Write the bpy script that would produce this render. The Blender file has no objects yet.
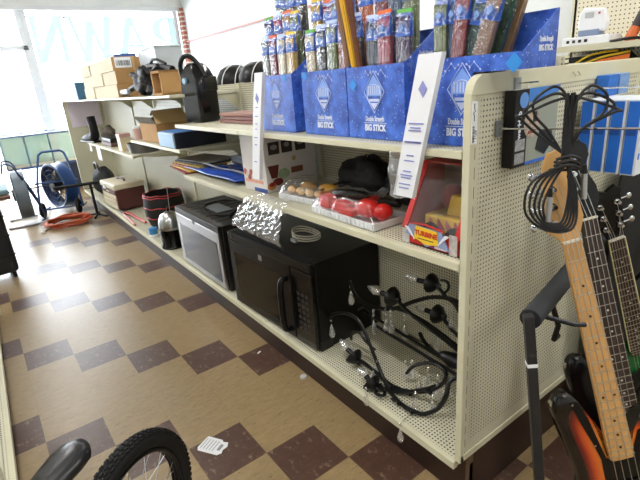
import bpy, bmesh, math, random
from mathutils import Vector, Matrix, Euler
random.seed(7)
S = bpy.context.scene
COL = S.collection
PI = math.pi
V = Vector

# ------------------------------------------------------------------ helpers
def lin(h):
    if isinstance(h, str):
        h = h.lstrip('#'); c = [int(h[i:i+2], 16)/255 for i in (0, 2, 4)]
    else: c = h
    return tuple(x/12.92 if x <= .04045 else ((x+.055)/1.055)**2.4 for x in c) + (1,)

class NT:
    """tiny node-tree writer"""
    def __init__(s, name):
        s.m = bpy.data.materials.new(name); s.m.use_nodes = True
        s.t = s.m.node_tree; s.n = s.t.nodes; s.n.clear()
        s.out = s.n.new('ShaderNodeOutputMaterial')
    def new(s, typ, **kw):
        n = s.n.new('ShaderNode'+typ)
        for k, v in kw.items():
            if k in n.inputs.keys(): 
                if hasattr(v, 'links') or isinstance(v, bpy.types.NodeSocket): s.t.links.new(v, n.inputs[k])
                else: n.inputs[k].default_value = v
            else: setattr(n, k, v)
        return n
    def link(s, a, b): s.t.links.new(a, b)
    def math(s, op, a, b=None, c=None):
        n = s.n.new('ShaderNodeMath'); n.operation = op
        for i, v in enumerate((a, b, c)):
            if v is None: continue
            if isinstance(v, bpy.types.NodeSocket): s.link(v, n.inputs[i])
            else: n.inputs[i].default_value = v
        return n.outputs[0]
    def mix(s, f, a, b):
        n = s.n.new('ShaderNodeMix'); n.data_type = 'RGBA'
        for i, v in ((0, f), (6, a), (7, b)):
            if isinstance(v, bpy.types.NodeSocket): s.link(v, n.inputs[i])
            else: n.inputs[i].default_value = v
        return n.outputs[2]
    def obj(s):
        return s.new('TexCoord').outputs['Object']
    def xyz(s, v):
        n = s.n.new('ShaderNodeSeparateXYZ'); s.link(v, n.inputs[0]); return n.outputs
    def noise(s, scale, detail=3, vec=None, stretch=None, rough=.5):
        n = s.n.new('ShaderNodeTexNoise'); n.inputs['Scale'].default_value = scale
        n.inputs['Detail'].default_value = detail; n.inputs['Roughness'].default_value = rough
        vec = vec or s.obj()
        if stretch:
            m = s.n.new('ShaderNodeMapping'); m.inputs['Scale'].default_value = stretch
            s.link(vec, m.inputs[0]); vec = m.outputs[0]
        s.link(vec, n.inputs['Vector']); return n.outputs[0]
    def step(s, v, lo, hi):
        n = s.n.new('ShaderNodeMapRange'); n.inputs[1].default_value = lo; n.inputs[2].default_value = hi
        s.link(v, n.inputs[0]); return n.outputs[0]
    def bsdf(s, color, rough=.5, metal=0, spec=.5, bump=None, bs=.3, **kw):
        b = s.n.new('ShaderNodeBsdfPrincipled')
        for k, v in (('Base Color', color), ('Roughness', rough), ('Metallic', metal), ('Specular IOR Level', spec)):
            if isinstance(v, bpy.types.NodeSocket): s.link(v, b.inputs[k])
            else: b.inputs[k].default_value = v
        for k, v in kw.items(): b.inputs[k].default_value = v
        if bump is not None:
            n = s.n.new('ShaderNodeBump'); n.inputs['Strength'].default_value = bs; n.inputs['Distance'].default_value = .01
            s.link(bump, n.inputs['Height']); s.link(n.outputs[0], b.inputs['Normal'])
        s.link(b.outputs[0], s.out.inputs[0]); return b

_mc = {}
def M(hexcol, rough=.5, metal=0, var=.06, spec=.5, scale=14, bs=.0, **kw):
    key = (hexcol, rough, metal, var, spec, scale, bs)
    if key in _mc: return _mc[key]
    t = NT('mat_'+hexcol.strip('#')); c = lin(hexcol)
    n = t.noise(scale, 3)
    d = tuple(max(0, x*(1-var*2)) for x in c[:3])+(1,); e = tuple(min(1, x*(1+var)) for x in c[:3])+(1,)
    t.bsdf(t.mix(n, d, e), rough, metal, spec, bump=n if bs else None, bs=bs)
    _mc[key] = t.m; return t.m

def clear(name, fac=.25, tint='ffffff', rough=.12, scale=40, bs=.8, milky=0.0):
    t = NT(name); n = t.noise(scale, 4)
    bp = t.new('Bump', Strength=bs, Distance=.01); t.link(n, bp.inputs['Height'])
    g = t.new('BsdfGlossy', Roughness=rough, Color=lin('ffffff')); t.link(bp.outputs[0], g.inputs['Normal'])
    tr = t.new('BsdfTransparent', Color=lin(tint))
    lw = t.new('LayerWeight', Blend=.5); t.link(bp.outputs[0], lw.inputs['Normal'])
    f = t.math('MULTIPLY', t.math('POWER', lw.outputs['Facing'], 3.5), .7); f = t.math('ADD', f, fac+.035); f = t.math('MINIMUM', f, .9)
    mx = t.n.new('ShaderNodeMixShader'); t.link(f, mx.inputs[0]); t.link(tr.outputs[0], mx.inputs[1]); t.link(g.outputs[0], mx.inputs[2])
    o = mx.outputs[0]
    if milky:
        df = t.new('BsdfDiffuse', Color=lin('e6e8ea')); m2 = t.n.new('ShaderNodeMixShader')
        m2.inputs[0].default_value = milky; t.link(o, m2.inputs[1]); t.link(df.outputs[0], m2.inputs[2]); o = m2.outputs[0]
    t.link(o, t.out.inputs[0]); return t.m

def catmull(pts, n=6):
    P = [V(p) for p in pts]; out = []
    for i in range(len(P)-1):
        a = P[max(i-1, 0)]; b = P[i]; c = P[i+1]; d = P[min(i+2, len(P)-1)]
        for k in range(n):
            t = k/n
            out.append(.5*((2*b)+(c-a)*t+(2*a-5*b+4*c-d)*t*t+(3*b-a-3*c+d)*t**3))
    out.append(P[-1]); return out

class MB:
    def __init__(s): s.b = bmesh.new(); s.mi = 0
    def face(s, vs):
        try: f = s.b.faces.new(vs); f.material_index = s.mi; return f
        except ValueError: return None
    def box(s, c, d, rot=None):
        c = V(c); vs = []
        for x in (-.5, .5):
            for y in (-.5, .5):
                for z in (-.5, .5):
                    p = V((x*d[0], y*d[1], z*d[2]))
                    if rot is not None: p = rot @ p
                    vs.append(s.b.verts.new(c+p))
        for f in ((0, 1, 3, 2), (4, 6, 7, 5), (0, 4, 5, 1), (2, 3, 7, 6), (0, 2, 6, 4), (1, 5, 7, 3)):
            s.face([vs[i] for i in f])
        return s
    def span(s, a, b):
        a = V(a); b = V(b); return s.box((a+b)/2, [abs(b[i]-a[i]) for i in range(3)])
    def rings(s, rs, closed=False, cap=True):
        R = [[s.b.verts.new(p) for p in r] for r in rs]; n = len(R[0])
        for i in range(len(R)-(0 if closed else 1)):
            A = R[i]; B = R[(i+1) % len(R)]
            for k in range(n): s.face([A[k], A[(k+1) % n], B[(k+1) % n], B[k]])
        if cap and not closed: s.face(R[0][::-1]); s.face(R[-1])
        return s
    def tube(s, pts, r, n=8, smooth=0, closed=False, flat=1.0):
        P = catmull(pts, smooth) if smooth else [V(p) for p in pts]
        m = len(P); rr = r if isinstance(r, (list, tuple)) else None
        up = None; rs = []
        for i, p in enumerate(P):
            if closed: t = P[(i+1) % m]-P[i-1]
            else: t = P[min(i+1, m-1)]-P[max(i-1, 0)]
            t = t.normalized() if t.length > 1e-9 else V((0, 0, 1))
            if up is None:
                up = V((0, 0, 1)) if abs(t.z) < .9 else V((1, 0, 0))
            a = t.cross(up); a.normalize(); b = a.cross(t); up = b
            if rr: q = i/(m-1)*(len(rr)-1); j = min(int(q), len(rr)-2); R = rr[j]+(rr[j+1]-rr[j])*(q-j)
            else: R = r
            rs.append([p+a*R*math.cos(2*PI*k/n)+b*R*flat*math.sin(2*PI*k/n) for k in range(n)])
        return s.rings(rs, closed)
    def cyl(s, a, b, r0, r1=None, n=16): return s.tube([a, b], [r0, r0 if r1 is None else r1], n)
    def lathe(s, prof, n=24, mat=None, cap=True):
        rs = []
        for r, z in prof:
            ring = [V((max(r, 1e-4)*math.cos(2*PI*k/n), max(r, 1e-4)*math.sin(2*PI*k/n), z)) for k in range(n)]
            if mat is not None: ring = [mat @ p for p in ring]
            rs.append(ring)
        return s.rings(rs, cap=cap)
    def prism(s, poly, ext):
        e = V(ext); A = [s.b.verts.new(V(p)) for p in poly]; B = [s.b.verts.new(V(p)+e) for p in poly]
        n = len(A); s.face(A[::-1]); s.face(B)
        for k in range(n): s.face([A[k], A[(k+1) % n], B[(k+1) % n], B[k]])
        return s
    def ball(s, c, r, n=14, m=8, rot=None):
        if not isinstance(r, (list, tuple)): r = (r, r, r)
        c = V(c); rs = []
        for i in range(m+1):
            a = -PI/2+PI*i/m; q = max(math.cos(a), .02)
            ring = [V((r[0]*q*math.cos(2*PI*k/n), r[1]*q*math.sin(2*PI*k/n), r[2]*math.sin(a))) for k in range(n)]
            if rot is not None: ring = [rot @ p for p in ring]
            rs.append([c+p for p in ring])
        return s.rings(rs)
    def torus(s, c, R, r, axis=(0, 0, 1), n=32, m=10):
        q = V(axis).to_track_quat('Z', 'Y'); c = V(c)
        pts = [c+q @ V((R*math.cos(2*PI*k/n), R*math.sin(2*PI*k/n), 0)) for k in range(n)]
        return s.tube(pts, r, m, closed=True)
    def sheet(s, fn, nu, nv):
        g = [[s.b.verts.new(V(fn(i/nu, j/nv))) for j in range(nv+1)] for i in range(nu+1)]
        for i in range(nu):
            for j in range(nv): s.face([g[i][j], g[i+1][j], g[i+1][j+1], g[i][j+1]])
        return s
    def mat(s, i): s.mi = i; return s
    def build(s, name, mats, parent=None, loc=(0, 0, 0), rotz=0, smooth=False, bevel=0, thick=0, seg=2):
        bmesh.ops.recalc_face_normals(s.b, faces=s.b.faces[:])
        me = bpy.data.meshes.new(name); s.b.to_mesh(me); s.b.free()
        for m in (mats if isinstance(mats, (list, tuple)) else [mats]): me.materials.append(m)
        o = bpy.data.objects.new(name, me); COL.objects.link(o); o.location = loc; o.rotation_euler = (0, 0, rotz)
        if parent: o.parent = parent
        if smooth:
            for p in me.polygons: p.use_smooth = True
            if smooth != 'all':
                try: me.set_sharp_from_angle(angle=math.radians(40))
                except Exception: pass
        if thick:
            k = o.modifiers.new('s', 'SOLIDIFY'); k.thickness = thick; k.offset = 0
        if bevel:
            k = o.modifiers.new('b', 'BEVEL'); k.width = bevel; k.segments = seg; k.limit_method = 'ANGLE'; k.angle_limit = .7
        return o

def tag(o, label, cat, group=None):
    o['label'] = label; o['category'] = cat
    if group: o['group'] = group
    return o
def thing(name, label, cat, loc=(0, 0, 0), rotz=0, group=None):
    o = bpy.data.objects.new(name, None); COL.objects.link(o); o.empty_display_size = .1
    o.location = loc; o.rotation_euler = (0, 0, rotz); return tag(o, label, cat, group)
def struct(o): o['kind'] = 'structure'; return o
def plab(o, l): o['label'] = l; return o
def copy_tree(o, parent=None):
    c = o.copy(); COL.objects.link(c)
    if parent: c.parent = parent
    for ch in list(o.children): copy_tree(ch, c)
    return c
def text(s, size, mat, parent, mtx, name='lettering', depth=.0006, bold=0, cx=True):
    cu = bpy.data.curves.new(name, 'FONT'); cu.body = s; cu.size = size; cu.extrude = depth; cu.offset = bold
    cu.align_x = 'CENTER' if cx else 'LEFT'; cu.align_y = 'CENTER'; cu.resolution_u = 3
    t = bpy.data.objects.new(name, cu); COL.objects.link(t)
    dg = bpy.context.evaluated_depsgraph_get(); me = bpy.data.meshes.new_from_object(t.evaluated_get(dg))
    bpy.data.objects.remove(t); bpy.data.curves.remove(cu)
    me.transform(mtx); me.materials.clear(); me.materials.append(mat); me.name = name
    o = bpy.data.objects.new(name, me); COL.objects.link(o); o.parent = parent; return o
def frame(o, x, y):
    """matrix with text-x along x, text-y along y, at o"""
    x = V(x).normalized(); y = V(y).normalized(); z = x.cross(y)
    m = Matrix((x, y, z)).transposed().to_4x4(); m.translation = V(o); return m
FX = lambda o: frame(o, (0, -1, 0), (0, 0, 1))      # text on a face looking to -X
FY = lambda o: frame(o, (1, 0, 0), (0, 0, 1))       # text on a face looking to -Y

# ------------------------------------------------------------------ materials
CREAM = M('#d3cfb6', .45, var=.03)
CREAM2 = M('#d2ceb2', .4, var=.03)
BLACK = M('#111113', .38, var=.1, spec=.35)
BLACKM = M('#131316', .55, var=.15, spec=.3)
GLOSSK = M('#09090b', .16, var=.05, spec=.35)
RUBBER = M('#161617', .75, var=.15, scale=60, spec=.3)
STEEL = M('#b9bbbd', .28, 1, var=.05)
CHROME = M('#d4d6d8', .12, 1, var=.02)
WHITE = M('#eceef0', .5, var=.02)
RED = M('#c3211d', .35, var=.05)
BLUE = M('#2f5fc4', .4, var=.06)
KRAFT = M('#b98f5c', .8, var=.08)
CLEAR = clear('clear_plastic', .015, rough=.07, scale=24, bs=.5, milky=.0)
WINDOWP = clear('clear_window_plastic', .02, rough=.06, scale=5, bs=.15, milky=.02)
CRINKLE = clear('crinkled_clear_plastic', .07, rough=.09, scale=80, bs=1.0, milky=.0)
BAGGY = clear('crumpled_bag_plastic', .10, rough=.1, scale=30, bs=.8, milky=.10)
CRYSTAL = clear('crystal_glass', .28, rough=.05, scale=60, bs=.35, milky=.12)
GLASS = clear('window_glass', .0, rough=.02, scale=1, bs=0)

def peg_mat(name, ax, pitch=.0127, rad=.0030, color='d3cfb6', lo=None, hi=None, slots=False):
    """punched sheet metal: round holes on a square pitch in the two given axes"""
    t = NT(name); c = t.xyz(t.obj()); a, b = c[ax[0]], c[ax[1]]
    def cell(v): return t.math('SUBTRACT', t.math('FRACT', t.math('DIVIDE', v, pitch)), .5)
    u, v = cell(a), cell(b)
    d = t.math('SQRT', t.math('ADD', t.math('MULTIPLY', u, u), t.math('MULTIPLY', v, v)))
    h = t.math('LESS_THAN', d, rad/pitch)
    if lo:
        for s_, l_, h_ in ((a, lo[0], hi[0]), (b, lo[1], hi[1])):
            h = t.math('MULTIPLY', h, t.math('MULTIPLY', t.math('GREATER_THAN', s_, l_), t.math('LESS_THAN', s_, h_)))
    if slots:
        sl = t.math('MULTIPLY', t.math('LESS_THAN', t.math('ABSOLUTE', t.math('SUBTRACT', a, slots)), .0011),
                    t.math('LESS_THAN', t.math('FRACT', t.math('DIVIDE', b, .05)), .62))
        h = t.math('MAXIMUM', h, sl)
    base = lin(color); n = t.noise(6, 3)
    bc = t.mix(n, tuple(x*.93 for x in base[:3])+(1,), base)
    col = t.mix(h, bc, lin('2e2a24'))
    t.bsdf(col, .45, bump=t.math('SUBTRACT', 1, h), bs=.2); return t.m
PEG_YZ = peg_mat('pegboard_back', (1, 2))
PEG_XY = peg_mat('perforated_shelf_metal', (0, 1), rad=.0033)
PEG_XZ = peg_mat('perforated_end_metal', (0, 2), .0127, .0026, lo=(.045, .262), hi=(.9, 1.292), slots=.028)

def starry():
    t = NT('starry_blue_card'); n = t.noise(26, 4)
    v = t.new('TexVoronoi', Scale=110.0); t.link(t.obj(), v.inputs['Vector'])
    st = t.math('LESS_THAN', v.outputs['Distance'], .17)
    w = t.noise(40, 1); st = t.math('MULTIPLY', st, t.math('GREATER_THAN', w, .46))
    base = t.mix(t.step(n, .3, .72), lin('1d3f9c'), lin('4a7ae0'))
    t.bsdf(t.mix(st, base, lin('b9cdf4')), .4); return t.m
STAR = starry()

# ------------------------------------------------------------------ setting
T = .2286; th = .0135
def floor_mat():
    t = NT('vinyl_tiles'); c = t.xyz(t.obj()); x, y = c[0], c[1]
    cs, sn = math.cos(th), math.sin(th)
    X = t.math('ADD', t.math('ADD', t.math('MULTIPLY', x, cs), t.math('MULTIPLY', y, sn)), .345)
    Y = t.math('ADD', t.math('SUBTRACT', t.math('MULTIPLY', y, cs), t.math('MULTIPLY', x, sn)), -1.5555)
    fx = t.math('DIVIDE', X, T); fy = t.math('DIVIDE', Y, T)
    i = t.math('FLOOR', fx); j = t.math('FLOOR', fy)
    s = t.math('ADD', t.math('ADD', i, j), 400.5)
    k = t.math('FRACT', t.math('DIVIDE', s, 4)); dark = t.math('GREATER_THAN', k, .75)
    ex = t.math('ABSOLUTE', t.math('SUBTRACT', t.math('FRACT', fx), .5)); ey = t.math('ABSOLUTE', t.math('SUBTRACT', t.math('FRACT', fy), .5))
    seam = t.math('GREATER_THAN', t.math('MAXIMUM', ex, ey), .494)
    # per-tile random offset so the streaks break at the seams
    cb = t.n.new('ShaderNodeCombineXYZ'); t.link(t.math('ADD', fx, t.math('MULTIPLY', j, 7.3)), cb.inputs[0]); t.link(t.math('ADD', fy, t.math('MULTIPLY', i, 3.7)), cb.inputs[1])
    n1 = t.noise(4, 6, cb.outputs[0], (1, 2.2, 1), .75); n2 = t.noise(2.6, 4, cb.outputs[0], (1.6, 9, 1), .7)
    n3 = t.noise(2.2, 6, cb.outputs[0], (4.0, 2.0, 1), .75); big = t.noise(1.1, 3)
    wn = t.n.new('ShaderNodeTexWhiteNoise'); cc = t.n.new('ShaderNodeCombineXYZ'); t.link(i, cc.inputs[0]); t.link(j, cc.inputs[1]); t.link(cc.outputs[0], wn.inputs[0])
    tan = t.mix(t.step(n1, .3, .7), lin('84704f'), lin('9c855f'))
    tan = t.mix(t.math('MULTIPLY', t.step(n2, .60, .65), .65), tan, lin('4f3d2c'))
    tan = t.mix(t.math('MULTIPLY', wn.outputs[0], .22), tan, lin('87714f'))
    br = t.mix(t.step(n1, .3, .75), lin('422c22'), lin('5a4034'))
    br = t.mix(t.math('MULTIPLY', t.step(n3, .56, .66), .6), br, lin('94806e'))
    col = t.mix(dark, tan, br); col = t.mix(t.math('MULTIPLY', seam, .14), col, lin('4a3a28'))
    r = t.step(big, .2, .9); r = t.math('ADD', t.math('MULTIPLY', r, .18), .26)
    t.bsdf(col, r, spec=.5, bump=t.noise(5, 3), bs=.06); return t.m
XL, XR, YN, YF, ZC = -4.2, 2.5, -3.4, 8.0, 3.0
struct(MB().span((XL-.2, YN-.2, -.1), (XR+.2, YF+.6, 0)).build('floor', floor_mat()))
WALL = M('#dfe3e3', .7, var=.02)
struct(MB().span((XL-.2, YN-.2, ZC), (XR+.2, YF+.3, ZC+.1)).build('ceiling', M('#e9e9e6', .8, var=.02)))
struct(MB().span((XR, YN-.2, 0), (XR+.15, YF+.3, ZC)).build('wall_right', WALL))
struct(MB().span((XL-.15, YN-.2, 0), (XL, YF+.3, ZC)).build('wall_left', WALL))
struct(MB().span((XL-.15, YN-.15, 0), (XR+.15, YN, ZC)).build('wall_near', WALL))
# window wall: header, strip under the glass, pier left of the door
FR = M('#dfe3e8', .4, var=.02)
w = MB()
w.span((XL, YF, 2.70), (XR, YF+.2, ZC))
w.span((-.02, YF, .0), (XR, YF+.2, .16))
w.span((XL, YF, 0), (-3.4, YF+.2, ZC))
struct(w.build('wall_far', M('#eeeeea', .6, var=.03)))
struct(MB().span((-3.4, YF-.08, 2.64), (XR, YF+.02, 2.70)).build('trim_1', M('#d9d9da', .5, var=.03)))
def brick():
    t = NT('red_brick'); b = t.new('TexBrick', Scale=1.0)
    mp = t.new('Mapping', Rotation=(PI/2, 0, 0)); t.link(t.obj(), mp.inputs[0]); t.link(mp.outputs[0], b.inputs['Vector'])
    b.inputs['Color1'].default_value = lin('a8604e'); b.inputs['Color2'].default_value = lin('96564a'); b.inputs['Mortar'].default_value = lin('cbbfb2')
    b.inputs['Brick Width'].default_value = .2; b.inputs['Row Height'].default_value = .075; b.inputs['Mortar Size'].default_value = .012
    t.bsdf(b.outputs[0], .8); return t.m
struct(MB().span((2.43, YF-.12, 0), (XR, YF+.02, 2.70)).build('trim_2', brick()))
# windows: frame, glass
def window(name, x0, x1, z0, z1, bars=(), tint=None):
    f = MB(); y = YF+.06; b = .035
    f.span((x0, y-.05, z0), (x0+b*2, y+.05, z1)); f.span((x1-b*2, y-.05, z0), (x1, y+.05, z1))
    f.span((x0, y-.05, z0), (x1, y+.05, z0+b)); f.span((x0, y-.05, z1-b), (x1, y+.05, z1))
    for z in bars: f.span((x0, y-.05, z-b), (x1, y+.05, z+b))
    o = struct(f.build(name, FR, bevel=.004))
    MB().span((x0+.03, y-.004, z0+.01), (x1-.03, y+.004, z1-.01)).build('glass', tint or GLASS, o)
    return o
GREENG = clear('greenish_glass', .05, 'b9d6c4', rough=.03, scale=1, bs=0)
win = window('window_1', .0, 2.41, .87, 2.70)
window('window_2', .0, 2.41, .16, .87)
d = window('door_1', -.95, .0, .02, 2.13)
window('window_3', -.95, .0, 2.13, 2.70)
window('window_4', -3.4, -.95, .16, 2.70, bars=(.9,))
DKB = M('#4a5f8c', .4, var=.05)
MB().tube([(-.9, YF-.03, .9), (-.06, YF-.03, .9)], .016, 8).build('push_bar', DKB, d)
o = thing('display_case', 'low glass display case with pale green panes before the shop window', 'display case', (-.74, YF-.52, 0))
DG = clear('green_case_glass', .12, 'c4d8cc', rough=.05, scale=1, bs=0, milky=.35)
MB().span((0, 0, .44), (2.6, .42, .475)).build('bottom_board', M('#cfc6b2', .6), o)
MB().span((-.01, -.012, .405), (2.6, 0, .44)).build('blue_edge', DKB, o); MB().span((-.01, -.01, .875), (2.6, .43, .90)).build('top_rim', M('#5f7196', .4), o)
for x in (0, .62, 1.24, 1.86): MB().span((x+.012, -.004, .475), (x+.60, .004, .875)).build('glass_pane', DG, o)
for x in (.0, .30, .62, 1.24, 1.86): MB().span((x-.012, -.008, .44), (x+.012, .012, .88)).build('case_post', M('#6f8791' if x != .62 else '#4a5f73', .4), o)
MB().span((.0, .40, .475), (2.6, .41, .875)).build('rear_pane', DG, o)
MB().span((.60, .02, 0), (.70, .40, .44)).build('wooden_support', M('#a57f56', .6), o); MB().span((.70, .02, 0), (.74, .40, .44)).build('white_support', WHITE, o); MB().span((.78, .05, 0), (2.6, .40, .44)).build('dark_base', M('#2f3644', .6), o)
k = MB().span((0, 0, 0), (.12, .06, .03)).build('yellow_tool', M('#d8c24a', .5), loc=(-.28, YF-.40, .4755)); tag(k, 'small yellow tool inside the glass display case', 'tool')
# shop lettering on the window glass, seen from behind
lt = NT('window_vinyl'); tl = lt.new('BsdfTranslucent', Color=(.052, .064, .068, 1)); df = lt.new('BsdfDiffuse', Color=lin('a9c4cc')); am = lt.n.new('ShaderNodeAddShader'); lt.link(tl.outputs[0], am.inputs[0]); lt.link(df.outputs[0], am.inputs[1]); lt.link(am.outputs[0], lt.out.inputs[0]); LTR = lt.m
def serif_letter(ch, x0, z0, w, h):
    """serif capital standing on the glass; mirrored, because it is painted to be read from the street"""
    sw = .17*w+.03; th_ = .035; ln = []
    q = lambda x, z: (x0-x*w, YF+.05, z0+z*h)          # x to the left
    quads = []
    def bar(xa, za, xb, zb, wd): d = wd/w/2; quads.append([(xa-d, za), (xa+d, za), (xb+d, zb), (xb-d, zb)])
    def ser(x, z, l=.36): d = l/2; t_ = .05; quads.append([(x-d, z), (x+d, z), (x+d, z+t_), (x-d, z+t_)])
    if ch == 'P':
        bar(.22, 0, .22, 1, sw); ser(.22, 0, .5); ser(.18, .95, .4); N = 14
        for k in range(N):
            a0, a1 = -PI/2+PI*k/N, -PI/2+PI*(k+1)/N
            P_ = lambda a, r1, r2: (.42+r1*math.cos(a), .70+r2*math.sin(a))
            quads.append([P_(a0, .50, .30), P_(a1, .50, .30), P_(a1, .22, .23), P_(a0, .22, .23)])
        quads += [[(.2, .93), (.45, .93), (.45, 1), (.2, 1)], [(.2, .40), (.45, .40), (.45, .47), (.2, .47)]]
    elif ch == 'A': bar(.1, 0, .5, 1, .07); bar(.88, 0, .5, 1, sw); quads.append([(.24, .30), (.76, .30), (.74, .36), (.26, .36)]); ser(.1, 0, .3); ser(.88, 0, .36)
    elif ch == 'W': bar(.06, 1, .28, 0, sw*.9); bar(.28, 0, .5, .9, .06); bar(.5, .9, .72, 0, sw*.9); bar(.72, 0, .94, 1, .06); ser(.06, .95, .28); ser(.94, .95, .26)
    else: bar(.14, 0, .14, 1, .07); bar(.86, 0, .86, 1, .07); bar(.14, 1, .86, 0, sw*1.1); ser(.12, .95, .3); ser(.86, .95, .3); ser(.14, 0, .32)
    def inside(p, Q):
        sg = [(Q[(i+1) % 4][0]-Q[i][0])*(p[1]-Q[i][1])-(Q[(i+1) % 4][1]-Q[i][1])*(p[0]-Q[i][0]) for i in range(4)]
        return all(v >= 0 for v in sg) or all(v <= 0 for v in sg)
    m = MB(); NX, NZ = 96, 60; vd = {}
    def vt(i, j):
        if (i, j) not in vd: vd[(i, j)] = m.b.verts.new(V(q(-.1+1.2*i/NX, j/NZ)))
        return vd[(i, j)]
    for i in range(NX):
        for j in range(NZ):
            p = (-.1+1.2*(i+.5)/NX, (j+.5)/NZ)
            if any(inside(p, Q) for Q in quads): m.face([vt(i, j), vt(i+1, j), vt(i+1, j+1), vt(i, j+1)])
    m.build('window_letter', LTR, win)
for ch, x0, z0, w_, h_ in (('P', 2.40, 1.88, .50, .68), ('A', 1.86, 1.89, .56, .68), ('W', 1.28, 1.89, .66, .68), ('N', .58, 1.90, .52, .68)): serif_letter(ch, x0, z0, w_, h_)
# pipe on the right wall
PINK = M('#c58f8c', .5)
struct(MB().tube([(2.47, 7.95, 2.14), (2.47, -3.3, 2.13)], .014, 8).build('trim_6', PINK))

# ------------------------------------------------------------------ the double-sided shelving
D = .455; L = 6.16
g = thing('shelf_gondola', 'long cream perforated metal shelf unit running to the window', 'store shelf')
pb = MB()
# end panel with rounded top corners (profile in xz, extruded in y)
W2 = .945
def endprof(z0, z1, r=.045):
    p = [(0, z0)]
    for k in range(7): a = PI-k*PI/12; p.append((r+r*math.cos(a), z1-r+r*math.sin(a)))
    for k in range(7): a = PI/2-k*PI/12; p.append((W2-r+r*math.cos(a), z1-r+r*math.sin(a)))
    p.append((W2, z0)); return p
ep = MB().prism([(x+.005, 0.002, z) for x, z in endprof(.20, 1.345)], (0, .017, 0)).build('end_panel', PEG_XZ, g, bevel=.004)
cap = MB()
cap.prism([(x+.005, -.002, z) for x, z in endprof(1.302, 1.349)], (0, .023, 0))
cap.span((.004, -.001, .20), (.021, .021, 1.31)); cap.span((W2-.016, -.001, .2), (W2+.005, .021, 1.31)); cap.span((.005, -.001, .200), (W2, .02, .225))
cap.build('panel_rim', CREAM2, ep, bevel=.003)
tagp = MB().span((.006, -.0035, 1.19), (.026, -.0012, 1.29)).build('price_tag', WHITE, ep)
bar_ = MB()
z = 1.195
while z < 1.232:
    h = random.choice((.0008, .0014, .002)); bar_.span((.0080, -.0042, z), (.0155, -.0036, z+h)); z += h+random.choice((.0009, .0016))
bar_.build('barcode', BLACK, tagp)
text('1109', .011, BLACK, tagp, frame((.021, -.0038, 1.212), (0, 0, 1), (-1, 0, 0)), 'tag_number', .0002)
MB().tube([(.0135, -.0038, 1.245), (.0135, -.0038, 1.258), (.0095, -.0038, 1.263), (.0175, -.0038, 1.268), (.0135, -.0038, 1.273), (.0135, -.0038, 1.285)], .0009, 5).build('tag_emblem', BLACK, tagp)
MB().prism([(x, L-.03, z) for x, z in endprof(.20, 1.36)], (0, .03, 0)).build('end_panel', CREAM, g, bevel=.004)
for y0, y1 in ((.021, 1.242), (1.246, 2.062), (2.066, 3.15), (3.154, 4.65), (4.654, L-.032)):
    MB().span((D, y0, .19), (D+.02, y1, 1.372)).build('back_panel', PEG_YZ, g)
up = MB()
for y in (.045, 1.244, 2.064, 3.152, 4.652, L-.045): 
    MB().span((D-.012, y-.014, .19), (D+.03, y+.014, 1.375)).build('upright', CREAM2, g)
KICK = M('#36231b', .45, var=.12, scale=30, spec=.35)
kk = MB(); kk.span((.055, .0, 0), (.075, L, .165)); kk.span((.058, .004, 0), (W2-.03, .03, .2)); kk.span((W2-.05, 0, 0), (W2-.03, L, .165)); kk.span((.058, L-.03, 0), (W2-.03, L, .2))
kk.build('kick_plate', KICK, g)
kc = MB().span((.050, .0, 0), (.072, .012, .2)).build('kick_corner', M('#6a5648', .4, .3), g)
def shelf(y0, y1, z, x0=0.0, x1=D-.01, lip=.018, name='shelf'):
    m = MB().span((x0+.012, y0, z-.004), (x1, y1, z))
    o = m.build(name, PEG_XY, g)
    l = MB()
    if x0 < .5:
        l.span((x0, y0, z-lip), (x0+.02, y1, z+.001)); l.span((x0+.02, y0, z-lip+.004), (x0+.05, y1, z-.0045))
    else: l.span((x1-.02, y0, z-lip), (x1, y1, z+.001))
    l.span((x0+.012, y0, z-.016), (x1, y0+.003, z-.004)); l.span((x0+.012, y1-.003, z-.016), (x1, y1, z-.004))
    l.build('shelf_lip', CREAM2, o, bevel=.004)
    return o
def bracket(y, z, s=1):
    MB().prism([(D-.005, y-.002, z-.02), (D-.005, y-.002, z-.13), (D-.1, y-.002, z-.05), (.1, y-.002, z-.022), (.09, y-.002, z-.019)], (0, .004, 0)).build('bracket', CREAM2, g)
for y0, y1 in ((.021, 1.236), (1.240, 2.6), (2.604, 4.3), (4.304, L-.034)): shelf(y0, y1, .19, lip=.027, name='base_shelf')
for y0, y1 in ((.021, 1.242), (1.246, 2.062)):
    shelf(y0, y1, .872, lip=.022); shelf(y0, y1, 1.172, lip=.019)
shelf(2.066, 3.15, 1.02); shelf(3.2, 5.04, .887); shelf(2.07, 4.65, 1.337, lip=.014); shelf(4.654, L-.04, 1.337, lip=.014)
for y, z in ((3.15, 1.02), (3.2, .887), (5.03, .887), (2.09, 1.337), (3.0, 1.337), (3.9, 1.337), (4.64, 1.337), (2.08, 1.02)): bracket(y, z)
shelf(.021, 2.70, 1.345, D+.03, W2-.02); shelf(2.71, L-.034, 1.2, D+.03, W2-.02); shelf(.034, L-.034, .19, D+.03, W2-.02, name='base_shelf')
# paper shelf tags
TAGM = M('#e7e2ee', .7, var=.02)
MB().span((-.004, 4.83, .80), (-.002, 4.93, .875)).build('shelf_tag', TAGM, g); MB().span((-.004, 4.40, .74), (-.002, 4.58, .875)).build('shelf_tag', TAGM, g)
MB().span((.05, L-.045, 1.0), (.42, L-.033, 1.32)).build('paper_notice', M('#e9dff0', .7, var=.01), g)

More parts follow.
